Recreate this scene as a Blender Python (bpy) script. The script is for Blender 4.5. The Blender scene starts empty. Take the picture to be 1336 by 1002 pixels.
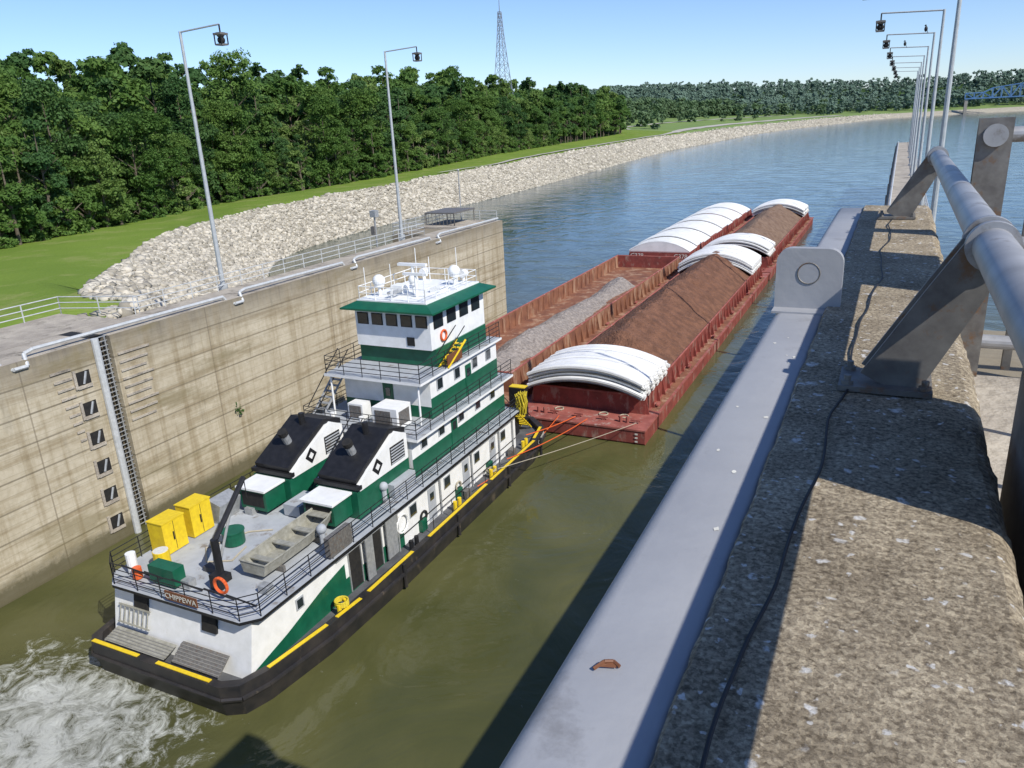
import bpy, math, random
import numpy as np
from mathutils import Vector, Matrix, noise
random.seed(7); rng=np.random.default_rng(7)
sc=bpy.context.scene
COL=sc.collection
# ---------------------------------------------------------------- materials
MATS={}
def nodes_of(name):
    m=bpy.data.materials.new(name); m.use_nodes=True
    nt=m.node_tree; b=nt.nodes['Principled BSDF']; MATS[name]=m
    return m,nt,b
def c4(c): return (c[0],c[1],c[2],1)
def mat(name,c1,c2=None,scale=3,rough=.6,metal=0,bump=0,bscale=20,detail=6,stretch=(1,1,1),lo=.35,hi=.65,c3=None,s3=1,t3=.62,spec=.4,st3=None):
    m,nt,b=nodes_of(name)
    b.inputs['Roughness'].default_value=rough; b.inputs['Metallic'].default_value=metal
    b.inputs['Specular IOR Level'].default_value=spec
    tc=nt.nodes.new('ShaderNodeTexCoord'); mp=nt.nodes.new('ShaderNodeMapping')
    mp.inputs['Scale'].default_value=stretch
    nt.links.new(tc.outputs['Object'],mp.inputs['Vector'])
    if c2 is None: c2=tuple(x*.82 for x in c1)
    n=nt.nodes.new('ShaderNodeTexNoise'); n.inputs['Scale'].default_value=scale; n.inputs['Detail'].default_value=detail; n.inputs['Roughness'].default_value=.6
    nt.links.new(mp.outputs[0],n.inputs['Vector'])
    r=nt.nodes.new('ShaderNodeValToRGB'); r.color_ramp.elements[0].position=lo; r.color_ramp.elements[1].position=hi
    r.color_ramp.elements[0].color=c4(c2); r.color_ramp.elements[1].color=c4(c1)
    nt.links.new(n.outputs['Fac'],r.inputs[0]); out=r.outputs[0]
    if c3:
        n3=nt.nodes.new('ShaderNodeTexNoise'); n3.inputs['Scale'].default_value=s3; n3.inputs['Detail'].default_value=8; n3.inputs['Roughness'].default_value=.7
        if st3:
            mp3=nt.nodes.new('ShaderNodeMapping'); mp3.inputs['Scale'].default_value=st3; nt.links.new(tc.outputs['Object'],mp3.inputs[0]); nt.links.new(mp3.outputs[0],n3.inputs['Vector'])
        else: nt.links.new(mp.outputs[0],n3.inputs['Vector'])
        r3=nt.nodes.new('ShaderNodeValToRGB'); r3.color_ramp.elements[0].position=t3-.04; r3.color_ramp.elements[1].position=t3+.06
        nt.links.new(n3.outputs['Fac'],r3.inputs[0])
        mx=nt.nodes.new('ShaderNodeMix'); mx.data_type='RGBA'
        nt.links.new(r3.outputs[0],mx.inputs[0]); nt.links.new(out,mx.inputs[6]); mx.inputs[7].default_value=c4(c3); out=mx.outputs[2]
    nt.links.new(out,b.inputs['Base Color'])
    if bump:
        nb=nt.nodes.new('ShaderNodeTexNoise'); nb.inputs['Scale'].default_value=bscale; nb.inputs['Detail'].default_value=8
        nt.links.new(tc.outputs['Object'],nb.inputs['Vector'])
        bp=nt.nodes.new('ShaderNodeBump'); bp.inputs['Strength'].default_value=bump; bp.inputs['Distance'].default_value=.3
        nt.links.new(nb.outputs['Fac'],bp.inputs['Height']); nt.links.new(bp.outputs[0],b.inputs['Normal'])
    return m
mat('white',(.84,.84,.82),(.75,.75,.72),2,.45,c3=(.52,.46,.38),s3=1.5,t3=.69,st3=(1,1,.25))
mat('green',(.010,.115,.06),(.007,.085,.045),2,.35,c3=(.05,.13,.09),s3=1.5,t3=.68,st3=(1,1,.3))
mat('black',(.018,.018,.02),(.01,.01,.011),3,.5)
mat('hull',(.018,.018,.02),(.04,.035,.032),1.2,.45,c3=(.10,.08,.06),s3=1.4,t3=.64,st3=(1,1,.4))
mat('yellow',(.80,.58,.02),(.68,.47,.02),5,.5,c3=(.3,.22,.08),s3=4,t3=.68)
mat('deckgrey',(.42,.44,.46),(.33,.35,.37),.9,.7,c3=(.22,.20,.18),s3=1.2,t3=.61)
mat('deckdark',(.12,.125,.13),(.07,.07,.075),1,.7)
mat('glass',(.02,.03,.035),(.015,.02,.025),3,.08,spec=.7)
mat('steel',(.42,.43,.43),(.30,.31,.31),6,.45,.3,c3=(.2,.16,.12),s3=3,t3=.68)
mat('alu',(.40,.39,.33),(.27,.26,.21),4,.5,.2)
mat('dark',(.025,.023,.02),(.012,.012,.012),4,.8)
mat('orange',(.75,.13,.03),None,4,.5)
mat('rope_y',(.65,.52,.04),None,8,.8)
mat('rope',(.45,.40,.30),None,8,.8)
mat('brown',(.18,.07,.03),None,8,.6)
mat('letter',(.7,.68,.6),None,8,.6)
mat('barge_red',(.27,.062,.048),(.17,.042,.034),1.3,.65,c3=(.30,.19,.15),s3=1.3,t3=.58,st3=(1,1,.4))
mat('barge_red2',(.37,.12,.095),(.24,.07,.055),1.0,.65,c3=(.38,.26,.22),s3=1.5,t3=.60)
mat('rust',(.27,.115,.06),(.16,.065,.04),.7,.85,c3=(.36,.22,.14),s3=.8,t3=.55,st3=(1,1,.3))
mat('cover',(.84,.84,.82),(.72,.72,.70),.8,.5,c3=(.48,.45,.40),s3=.9,t3=.66)
mat('coverdark',(.25,.24,.22),None,2,.7)
mat('ore',(.22,.105,.062),(.13,.062,.038),1.2,.95,bump=.9,bscale=5,detail=10)
mat('ore2',(.25,.17,.12),(.16,.10,.07),1.2,.95,bump=.9,bscale=5,detail=10)
mat('gravel',(.40,.35,.31),(.22,.19,.17),3,.95,bump=1,bscale=6,detail=10)
mat('rail',(.60,.61,.60),(.48,.49,.48),4,.5,.2)
mat('lampsteel',(.52,.54,.54),(.42,.44,.44),4,.5,.3)
mat('grass',(.175,.25,.040),(.125,.195,.030),.05,.9,detail=12,lo=.3,hi=.7,c3=(.22,.26,.07),s3=.12,t3=.56,bump=.6,bscale=3,spec=.1)
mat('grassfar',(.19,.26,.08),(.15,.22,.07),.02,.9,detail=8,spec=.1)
mat('floor',(.05,.09,.02),(.03,.06,.015),.3,.95,spec=.1)
mat('riprap',(.46,.42,.33),(.27,.24,.18),.7,.9,detail=14,bump=1,bscale=1.5,spec=.2)
mat('road',(.46,.43,.37),None,.2,.9)
mat('bark',(.16,.13,.09),(.08,.065,.05),4,.9)
mat('bridgeblue',(.13,.27,.48),None,.1,.6)
mat('towergrey',(.30,.34,.38),None,.1,.6)
mat('flat_conc',(.46,.41,.33),(.32,.28,.23),.8,.9,c3=(.20,.175,.14),s3=.5,t3=.58,bump=.3,bscale=8)
mat('galv',(.42,.42,.42),(.31,.31,.31),4,.48,.35,c3=(.24,.22,.2),s3=5,t3=.60)
mat('galvdark',(.23,.22,.20),(.14,.13,.12),9,.6,.35,c3=(.2,.12,.07),s3=7,t3=.6)
mat('cable',(.02,.02,.022),None,10,.6)
mat('plate',(.37,.375,.385),(.30,.305,.32),1.3,.6,.1,c3=(.24,.24,.245),s3=2.4,t3=.64,bump=.03,bscale=20,detail=10,spec=.3)
def foliage(name,ca,cm,cb,tr=.25):
    m,nt,b=nodes_of(name)
    g=nt.nodes.new('ShaderNodeNewGeometry'); oi=nt.nodes.new('ShaderNodeObjectInfo')
    ad=nt.nodes.new('ShaderNodeMath'); ad.operation='MULTIPLY_ADD'
    nt.links.new(g.outputs['Random Per Island'],ad.inputs[0]); ad.inputs[1].default_value=.4
    ml=nt.nodes.new('ShaderNodeMath'); ml.operation='MULTIPLY'; ml.inputs[1].default_value=.6
    nt.links.new(oi.outputs['Random'],ml.inputs[0]); nt.links.new(ml.outputs[0],ad.inputs[2])
    r=nt.nodes.new('ShaderNodeValToRGB'); r.color_ramp.elements[0].color=c4(ca); r.color_ramp.elements[1].color=c4(cb)
    e=r.color_ramp.elements.new(.5); e.color=c4(cm)
    nt.links.new(ad.outputs[0],r.inputs[0]); nt.links.new(r.outputs[0],b.inputs['Base Color'])
    b.inputs['Roughness'].default_value=.6; b.inputs['Specular IOR Level'].default_value=.2
    t=nt.nodes.new('ShaderNodeBsdfTranslucent'); nt.links.new(r.outputs[0],t.inputs['Color'])
    mx=nt.nodes.new('ShaderNodeMixShader'); mx.inputs[0].default_value=tr
    nt.links.new(b.outputs[0],mx.inputs[1]); nt.links.new(t.outputs[0],mx.inputs[2])
    nt.links.new(mx.outputs[0],nt.nodes['Material Output'].inputs['Surface'])
foliage('leaf',(.075,.155,.035),(.115,.21,.045),(.18,.28,.065),.42)
foliage('leaf_dark',(.05,.12,.035),(.075,.155,.045),(.11,.19,.05),.38)
foliage('leaf_light',(.13,.22,.05),(.18,.27,.07),(.24,.32,.10),.42)
foliage('leaffar',(.09,.15,.07),(.12,.185,.085),(.15,.21,.10),.25)  # far leaves, distance haze tinted into the colour
foliage('leafvfar',(.10,.16,.12),(.12,.185,.135),(.14,.205,.15),.15)  # farthest leaves, stronger bluish haze put into the colour
m,nt,b=nodes_of('rock')
g=nt.nodes.new('ShaderNodeNewGeometry'); r=nt.nodes.new('ShaderNodeValToRGB')
r.color_ramp.elements[0].color=(.26,.235,.185,1); r.color_ramp.elements[1].color=(.58,.53,.43,1)
nt.links.new(g.outputs['Random Per Island'],r.inputs[0]); nt.links.new(r.outputs[0],b.inputs['Base Color']); b.inputs['Roughness'].default_value=.9
def wallmat():
    m,nt,b=nodes_of('lockwall'); N=nt.nodes.new; L=nt.links.new
    b.inputs['Roughness'].default_value=.9; b.inputs['Specular IOR Level'].default_value=.2
    tc=N('ShaderNodeTexCoord'); sx=N('ShaderNodeSeparateXYZ'); L(tc.outputs['Object'],sx.inputs[0])
    def nz(sc3,scale,lo,hi,c0,c1,det=8):
        mp=N('ShaderNodeMapping'); mp.inputs['Scale'].default_value=sc3; L(tc.outputs['Object'],mp.inputs[0])
        n=N('ShaderNodeTexNoise'); n.inputs['Scale'].default_value=scale; n.inputs['Detail'].default_value=det; n.inputs['Roughness'].default_value=.65; L(mp.outputs[0],n.inputs['Vector'])
        r=N('ShaderNodeValToRGB'); r.color_ramp.elements[0].position=lo; r.color_ramp.elements[1].position=hi
        r.color_ramp.elements[0].color=c4(c0); r.color_ramp.elements[1].color=c4(c1); L(n.outputs['Fac'],r.inputs[0]); return n,r
    def mul(a,b_,f):
        m1=N('ShaderNodeMix'); m1.data_type='RGBA'; m1.blend_type='MULTIPLY'; m1.inputs[0].default_value=f; L(a,m1.inputs[6]); L(b_,m1.inputs[7]); return m1.outputs[2]
    n1,r1=nz((1,1,1),.22,.3,.7,(.43,.37,.26),(.56,.50,.38),12)
    n2,r2=nz((.1,.07,1.3),1.6,.36,.5,(.62,.57,.48),(1,1,1))
    n3,r3=nz((.2,1.6,.05),1.0,.38,.52,(.64,.59,.50),(1,1,1))
    n4,r4=nz((1,1,1),3.5,.35,.6,(.84,.82,.78),(1,1,1),12)
    out=mul(r1.outputs[0],r2.outputs[0],.7); out=mul(out,r3.outputs[0],.65); out=mul(out,r4.outputs[0],.85)
    def line(src,period,wid,off=0.):
        a=N('ShaderNodeMath'); a.operation='ADD'; a.inputs[1].default_value=off+1000*period; L(src,a.inputs[0])
        k=N('ShaderNodeMath'); k.operation='MODULO'; k.inputs[1].default_value=period; L(a.outputs[0],k.inputs[0])
        l=N('ShaderNodeMath'); l.operation='LESS_THAN'; l.inputs[1].default_value=wid; L(k.outputs[0],l.inputs[0]); return l.outputs[0]
    def fac(s,k,nn=None):
        q=N('ShaderNodeMath'); q.operation='MULTIPLY'; q.inputs[1].default_value=k; L(s,q.inputs[0])
        if nn is None: return q.outputs[0]
        q2=N('ShaderNodeMath'); q2.operation='MULTIPLY'; L(q.outputs[0],q2.inputs[0]); L(nn,q2.inputs[1]); return q2.outputs[0]
    def over(a,s,c):
        m1=N('ShaderNodeMix'); m1.data_type='RGBA'; L(s,m1.inputs[0]); L(a,m1.inputs[6]); m1.inputs[7].default_value=c4(c); return m1.outputs[2]
    out=over(out,fac(line(sx.outputs['Z'],1.5,.09),1.2,n2.outputs['Fac']),(.12,.10,.065))
    out=over(out,fac(line(sx.outputs['Z'],.5,.035,.2),.5,n1.outputs['Fac']),(.18,.15,.10))
    out=over(out,fac(line(sx.outputs['Y'],12.2,.08,2.),.55),(.15,.12,.08))
    mr=N('ShaderNodeMapRange'); mr.inputs[1].default_value=9.6; mr.inputs[2].default_value=11.7; L(sx.outputs['Z'],mr.inputs[0])
    out=over(out,fac(mr.outputs[0],1.3,n3.outputs['Fac']),(.15,.13,.10))
    n5,r5=nz((.3,.10,.5),1.1,.56,.66,(0,0,0),(1,1,1))
    out=over(out,fac(r5.outputs[0],.6),(.20,.165,.085))
    n6,r6=nz((.3,.5,.12),1.3,.60,.70,(0,0,0),(1,1,1))
    out=over(out,fac(r6.outputs[0],.4),(.16,.14,.10))
    ws=N('ShaderNodeMath'); ws.operation='MULTIPLY_ADD'; L(n4.outputs['Fac'],ws.inputs[0]); ws.inputs[1].default_value=-.9; L(sx.outputs['Z'],ws.inputs[2])
    mr2=N('ShaderNodeMapRange'); mr2.inputs[1].default_value=.9; mr2.inputs[2].default_value=.25; L(ws.outputs[0],mr2.inputs[0])
    out=over(out,fac(mr2.outputs[0],.9),(.10,.088,.048))
    L(out,b.inputs['Base Color'])
    bp=N('ShaderNodeBump'); bp.inputs['Strength'].default_value=.3; bp.inputs['Distance'].default_value=.08; L(n4.outputs['Fac'],bp.inputs['Height']); L(bp.outputs[0],b.inputs['Normal'])
wallmat()
def parmat():
    m,nt,b=nodes_of('parapet'); N=nt.nodes.new; L=nt.links.new
    b.inputs['Roughness'].default_value=.95; b.inputs['Specular IOR Level'].default_value=.15
    tc=N('ShaderNodeTexCoord'); P=tc.outputs['Object']
    n=N('ShaderNodeTexNoise'); n.inputs['Scale'].default_value=3.2; n.inputs['Detail'].default_value=12; n.inputs['Roughness'].default_value=.75; L(P,n.inputs['Vector'])
    r=N('ShaderNodeValToRGB'); r.color_ramp.elements[0].position=.33; r.color_ramp.elements[1].position=.66
    r.color_ramp.elements[0].color=(.25,.21,.155,1); r.color_ramp.elements[1].color=(.54,.475,.37,1); L(n.outputs['Fac'],r.inputs[0])
    nf=N('ShaderNodeTexNoise'); nf.inputs['Scale'].default_value=60; nf.inputs['Detail'].default_value=8; nf.inputs['Roughness'].default_value=.75; L(P,nf.inputs['Vector'])
    rf=N('ShaderNodeValToRGB'); rf.color_ramp.elements[0].position=.38; rf.color_ramp.elements[1].position=.58
    rf.color_ramp.elements[0].color=(.34,.31,.28,1); rf.color_ramp.elements[1].color=(1.1,1.08,1.02,1); L(nf.outputs['Fac'],rf.inputs[0])
    v=N('ShaderNodeTexVoronoi'); v.inputs['Scale'].default_value=120; v.inputs['Randomness'].default_value=1; L(P,v.inputs['Vector'])
    r2=N('ShaderNodeValToRGB'); r2.color_ramp.elements[0].color=(.5,.46,.42,1); r2.color_ramp.elements[1].color=(1.25,1.22,1.15,1)
    sp=N('ShaderNodeSeparateColor'); L(v.outputs['Color'],sp.inputs[0]); L(sp.outputs[0],r2.inputs[0])
    def mul(a,b_,f):
        m1=N('ShaderNodeMix'); m1.data_type='RGBA'; m1.blend_type='MULTIPLY'; m1.inputs[0].default_value=f; L(a,m1.inputs[6]); L(b_,m1.inputs[7]); return m1.outputs[2]
    out=mul(mul(r.outputs[0],rf.outputs[0],.85),r2.outputs[0],.75)
    nd=N('ShaderNodeTexNoise'); nd.inputs['Scale'].default_value=22; nd.inputs['Detail'].default_value=5; L(P,nd.inputs['Vector'])
    va=N('ShaderNodeMix'); va.data_type='RGBA'; va.inputs[0].default_value=.07; L(P,va.inputs[6]); L(nd.outputs['Color'],va.inputs[7])
    for scl,th,mask in ((7,.14,.62),(16,.19,.60),(34,.22,.72)):
        v2=N('ShaderNodeTexVoronoi'); v2.inputs['Scale'].default_value=scl; L(va.outputs[2],v2.inputs['Vector'])
        lt=N('ShaderNodeMapRange'); lt.inputs[1].default_value=th+.04; lt.inputs[2].default_value=th-.04; L(v2.outputs['Distance'],lt.inputs[0])
        s2=N('ShaderNodeSeparateColor'); L(v2.outputs['Color'],s2.inputs[0])
        gt=N('ShaderNodeMath'); gt.operation='GREATER_THAN'; gt.inputs[1].default_value=mask; L(s2.outputs[0],gt.inputs[0])
        mu=N('ShaderNodeMath'); mu.operation='MULTIPLY'; L(lt.outputs[0],mu.inputs[0]); L(gt.outputs[0],mu.inputs[1])
        mu2=N('ShaderNodeMath'); mu2.operation='MULTIPLY'; L(mu.outputs[0],mu2.inputs[0]); L(rf.outputs[0],mu2.inputs[1])
        m2=N('ShaderNodeMix'); m2.data_type='RGBA'; L(mu2.outputs[0],m2.inputs[0]); L(out,m2.inputs[6]); m2.inputs[7].default_value=(.66,.64,.60,1); out=m2.outputs[2]
    L(out,b.inputs['Base Color'])
    bp=N('ShaderNodeBump'); bp.inputs['Strength'].default_value=.9; bp.inputs['Distance'].default_value=.009; L(nf.outputs['Fac'],bp.inputs['Height'])
    bp2=N('ShaderNodeBump'); bp2.inputs['Strength'].default_value=.5; bp2.inputs['Distance'].default_value=.025; L(n.outputs['Fac'],bp2.inputs['Height']); L(bp.outputs[0],bp2.inputs['Normal'])
    L(bp2.outputs[0],b.inputs['Normal'])
parmat()
def watermat():
    m,nt,b=nodes_of('water'); N=nt.nodes.new; L=nt.links.new
    b.inputs['IOR'].default_value=1.33; b.inputs['Specular IOR Level'].default_value=.5
    tc=N('ShaderNodeTexCoord'); P=tc.outputs['Object']; sx=N('ShaderNodeSeparateXYZ'); L(P,sx.inputs[0])
    n=N('ShaderNodeTexNoise'); n.inputs['Scale'].default_value=.07; n.inputs['Detail'].default_value=8; n.inputs['Distortion'].default_value=1.5; L(P,n.inputs['Vector'])
    r=N('ShaderNodeValToRGB'); r.color_ramp.elements[0].position=.35; r.color_ramp.elements[1].position=.68
    r.color_ramp.elements[0].color=(.066,.070,.024,1); r.color_ramp.elements[1].color=(.108,.105,.040,1); L(n.outputs['Fac'],r.inputs[0])
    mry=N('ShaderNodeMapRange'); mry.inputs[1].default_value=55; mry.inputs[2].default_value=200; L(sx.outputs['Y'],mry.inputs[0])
    mc=N('ShaderNodeMix'); mc.data_type='RGBA'; L(mry.outputs[0],mc.inputs[0]); L(r.outputs[0],mc.inputs[6]); mc.inputs[7].default_value=(.050,.090,.105,1)  # far water: blue of the reflected sky mixed into the base colour
    def el(cx,cy,rx,ry):
        a=N('ShaderNodeMapping'); a.vector_type='POINT'; a.inputs['Location'].default_value=(-cx/rx,-cy/ry,0); a.inputs['Scale'].default_value=(1/rx,1/ry,0); L(P,a.inputs[0])
        l=N('ShaderNodeVectorMath'); l.operation='LENGTH'; L(a.outputs[0],l.inputs[0])
        mr=N('ShaderNodeMapRange'); mr.inputs[1].default_value=1.15; mr.inputs[2].default_value=.35; L(l.outputs['Value'],mr.inputs[0]); return mr.outputs[0]
    e=el(-28.5,12.9,8.4,6.8)
    nf=N('ShaderNodeTexNoise'); nf.inputs['Scale'].default_value=.9; nf.inputs['Detail'].default_value=15; nf.inputs['Roughness'].default_value=.8; nf.inputs['Distortion'].default_value=.9; L(P,nf.inputs['Vector'])
    ad=N('ShaderNodeMath'); ad.operation='MULTIPLY_ADD'; L(e,ad.inputs[0]); ad.inputs[1].default_value=.30; L(nf.outputs['Fac'],ad.inputs[2])
    rf=N('ShaderNodeValToRGB'); rf.color_ramp.elements[0].position=.64; rf.color_ramp.elements[1].position=.84; L(ad.outputs[0],rf.inputs[0])
    mf=N('ShaderNodeMix'); mf.data_type='RGBA'; L(rf.outputs[0],mf.inputs[0]); L(mc.outputs[2],mf.inputs[6]); mf.inputs[7].default_value=(.78,.80,.74,1)
    L(mf.outputs[2],b.inputs['Base Color'])
    rr=N('ShaderNodeMapRange'); rr.inputs[3].default_value=.08; rr.inputs[4].default_value=.7; L(rf.outputs[0],rr.inputs[0]); L(rr.outputs[0],b.inputs['Roughness'])
    w1=N('ShaderNodeTexNoise'); w1.inputs['Scale'].default_value=1.3; w1.inputs['Detail'].default_value=6; L(P,w1.inputs['Vector'])
    w2=N('ShaderNodeTexNoise'); w2.inputs['Scale'].default_value=.13; w2.inputs['Detail'].default_value=4; w2.inputs['Distortion'].default_value=2; L(P,w2.inputs['Vector'])
    b1=N('ShaderNodeBump'); b1.inputs['Strength'].default_value=.22; b1.inputs['Distance'].default_value=.09; L(w1.outputs['Fac'],b1.inputs['Height'])
    b2=N('ShaderNodeBump'); b2.inputs['Strength'].default_value=.3; b2.inputs['Distance'].default_value=.6; L(w2.outputs['Fac'],b2.inputs['Height']); L(b1.outputs[0],b2.inputs['Normal'])
    b3=N('ShaderNodeBump'); b3.inputs['Distance'].default_value=.6; L(e,b3.inputs['Strength']); L(nf.outputs['Fac'],b3.inputs['Height']); L(b2.outputs[0],b3.inputs['Normal'])
    L(b3.outputs[0],b.inputs['Normal'])
watermat()
# ---------------------------------------------------------------- builder
class MB:
    def __init__(s): s.v=[]; s.f=[]; s.m=[]; s.names=[]
    def mi(s,n):
        if n not in s.names: s.names.append(n)
        return s.names.index(n)
    def add(s,vs,fs,mn):
        o=len(s.v); s.v.extend([tuple(p) for p in vs]); i=s.mi(mn)
        for f in fs: s.f.append(tuple(o+k for k in f)); s.m.append(i)
    def box(s,x0,x1,y0,y1,z0,z1,mn,R=None,c=None):
        vs=[Vector((x,y,z)) for z in (z0,z1) for y in (y0,y1) for x in (x0,x1)]
        if R is not None: vs=[R@(p-c)+c for p in vs]
        s.add(vs,[(0,2,3,1),(4,5,7,6),(0,1,5,4),(2,6,7,3),(0,4,6,2),(1,3,7,5)],mn)
    def prism(s,poly,z0,z1,mn,axis='z',top=None):
        n=len(poly)
        def P(a,b,c): return (a,b,c) if axis=='z' else ((c,a,b) if axis=='x' else (a,c,b))
        vs=[P(a,b,z0) for a,b in poly]+[P(a,b,z1) for a,b in poly]
        fs=[(i,(i+1)%n,n+(i+1)%n,n+i) for i in range(n)]
        s.add(vs,fs+[tuple(range(n))[::-1]],mn); s.add(vs,[tuple(range(n,2*n))],top or mn)
    def cyl(s,p,q,r,mn,n=8,r2=None):
        p=Vector(p); q=Vector(q); d=(q-p)
        if d.length<1e-6: return
        d.normalize(); a=d.orthogonal().normalized(); b=d.cross(a); r2=r if r2 is None else r2
        vs=[p+(a*math.cos(t)+b*math.sin(t))*r for t in [2*math.pi*i/n for i in range(n)]]
        vs+=[q+(a*math.cos(t)+b*math.sin(t))*r2 for t in [2*math.pi*i/n for i in range(n)]]
        s.add(vs,[(i,(i+1)%n,n+(i+1)%n,n+i) for i in range(n)]+[tuple(range(n))[::-1],tuple(range(n,2*n))],mn)
    def path(s,pts,r,mn,n=6):
        for a,b in zip(pts[:-1],pts[1:]): s.cyl(a,b,r,mn,n)
    def rail(s,pts,h,mn,r=.035,nr=3,sp=1.6,post=None):
        for a,b in zip(pts[:-1],pts[1:]):
            a=Vector(a); b=Vector(b); L=(b-a).length; k=max(1,int(round(L/sp)))
            for i in range(nr):
                z=Vector((0,0,h*(1-i/nr))); s.cyl(a+z,b+z,r,mn,5)
            for i in range(k+1):
                p=a.lerp(b,i/k); s.cyl(p,p+Vector((0,0,h)),r*1.1,mn,5)
    def sphere(s,c,r,mn,sz=1,n=10,sy=1):
        vs=[];fs=[]
        for i in range(n+1):
            t=math.pi*i/n
            for j in range(n*2):
                u=math.pi*j/n; vs.append((c[0]+r*math.sin(t)*math.cos(u),c[1]+r*sy*math.sin(t)*math.sin(u),c[2]+r*sz*math.cos(t)))
        for i in range(n):
            for j in range(2*n): fs.append((i*2*n+j,(i+1)*2*n+j,(i+1)*2*n+(j+1)%(2*n),i*2*n+(j+1)%(2*n)))
        s.add(vs,fs,mn)
    def torus(s,c,R,r,mn,axis='x',n=18,k=6):
        pts=[]
        for i in range(n+1):
            t=2*math.pi*i/n; a,b=R*math.cos(t),R*math.sin(t)
            pts.append({'x':(c[0],c[1]+a,c[2]+b),'y':(c[0]+a,c[1],c[2]+b),'z':(c[0]+a,c[1]+b,c[2])}[axis])
        s.path(pts,r,mn,k)
    def obj(s,name,parent=None,bevel=0,smooth=False):
        me=bpy.data.meshes.new(name); me.from_pydata(s.v,[],s.f)
        for n in s.names: me.materials.append(MATS[n])
        me.polygons.foreach_set('material_index',s.m); me.update()
        o=bpy.data.objects.new(name,me); COL.objects.link(o)
        if smooth: me.polygons.foreach_set('use_smooth',[True]*len(me.polygons))
        if bevel:
            md=o.modifiers.new('b','BEVEL'); md.width=bevel; md.segments=2; md.limit_method='ANGLE'
        if parent: o.parent=parent
        return o
def empty(name):
    e=bpy.data.objects.new(name,None); COL.objects.link(e); return e
def npmesh(name,V,F,mn,parent=None,smooth=False):
    me=bpy.data.meshes.new(name); V=np.asarray(V,dtype=np.float32); F=np.asarray(F,dtype=np.int32)
    k=F.shape[1]; me.vertices.add(len(V)); me.vertices.foreach_set('co',V.ravel())
    me.loops.add(F.size); me.loops.foreach_set('vertex_index',F.ravel())
    me.polygons.add(len(F)); me.polygons.foreach_set('loop_start',np.arange(len(F),dtype=np.int32)*k)
    me.polygons.foreach_set('loop_total',np.full(len(F),k,dtype=np.int32))
    me.update(calc_edges=True); me.validate()
    for n in ([mn] if isinstance(mn,str) else mn): me.materials.append(MATS[n])
    if smooth: me.polygons.foreach_set('use_smooth',[True]*len(me.polygons))
    return me
def link(name,me,parent=None,loc=(0,0,0),rot=0,scl=(1,1,1)):
    o=bpy.data.objects.new(name,me); o.location=loc; o.rotation_euler=(0,0,rot); o.scale=scl
    COL.objects.link(o)
    if parent: o.parent=parent
    return o
def fbm(x,y,z=0,o=4):
    return noise.fractal(Vector((x,y,z)),.9,2.1,o)
# ---------------------------------------------------------------- camera
f=1010.; Yc=Vector((512,368,-f)).normalized(); Zc=-Vector((150,-2980,-f)).normalized()
Zc=(Zc-Yc*Zc.dot(Yc)).normalized(); Xc=Yc.cross(Zc)
cam=bpy.data.cameras.new('cam'); co=bpy.data.objects.new('camera',cam); COL.objects.link(co)
M=Matrix((Xc,Yc,Zc)).to_4x4(); M.translation=Vector((0,0,22)); co.matrix_world=M
cam.sensor_width=36; cam.lens=36*f/1336; cam.clip_end=30000; cam.clip_start=.05; sc.camera=co
# ---------------------------------------------------------------- world & sun
ls=Vector((10.2,-4.0,10.6)).normalized(); el=math.asin(ls.z); az=math.atan2(ls.x,ls.y)
w=bpy.data.worlds.new('World'); sc.world=w; w.use_nodes=True; nt=w.node_tree
sk=nt.nodes.new('ShaderNodeTexSky'); sk.sky_type='NISHITA'; sk.sun_disc=False; sk.sun_elevation=el; sk.sun_rotation=az
sk.altitude=800; sk.air_density=1.0; sk.dust_density=.25; sk.ozone_density=3.5
tint=nt.nodes.new('ShaderNodeMix'); tint.data_type='RGBA'; tint.blend_type='MULTIPLY'; tint.inputs[0].default_value=1; tint.inputs[7].default_value=(.90,.97,1.16,1)
nt.links.new(sk.outputs[0],tint.inputs[6])
bg=nt.nodes['Background']; bg.inputs[1].default_value=.135; nt.links.new(tint.outputs[2],bg.inputs[0])
sun=bpy.data.lights.new('sun','SUN'); sun.energy=5.0; sun.angle=math.radians(.5); sun.color=(1,.96,.89)
so=bpy.data.objects.new('sun',sun); COL.objects.link(so); so.rotation_euler=ls.to_track_quat('Z','Y').to_euler()
sc.view_settings.view_transform='Standard'; sc.view_settings.look='None'; sc.view_settings.exposure=0
# ---------------------------------------------------------------- water
mb=MB(); mb.add([(-9000,-3000,0),(12000,-3000,0),(12000,16000,0),(-9000,16000,0)],[(0,1,2,3)],'water'); mb.obj('water')
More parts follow.
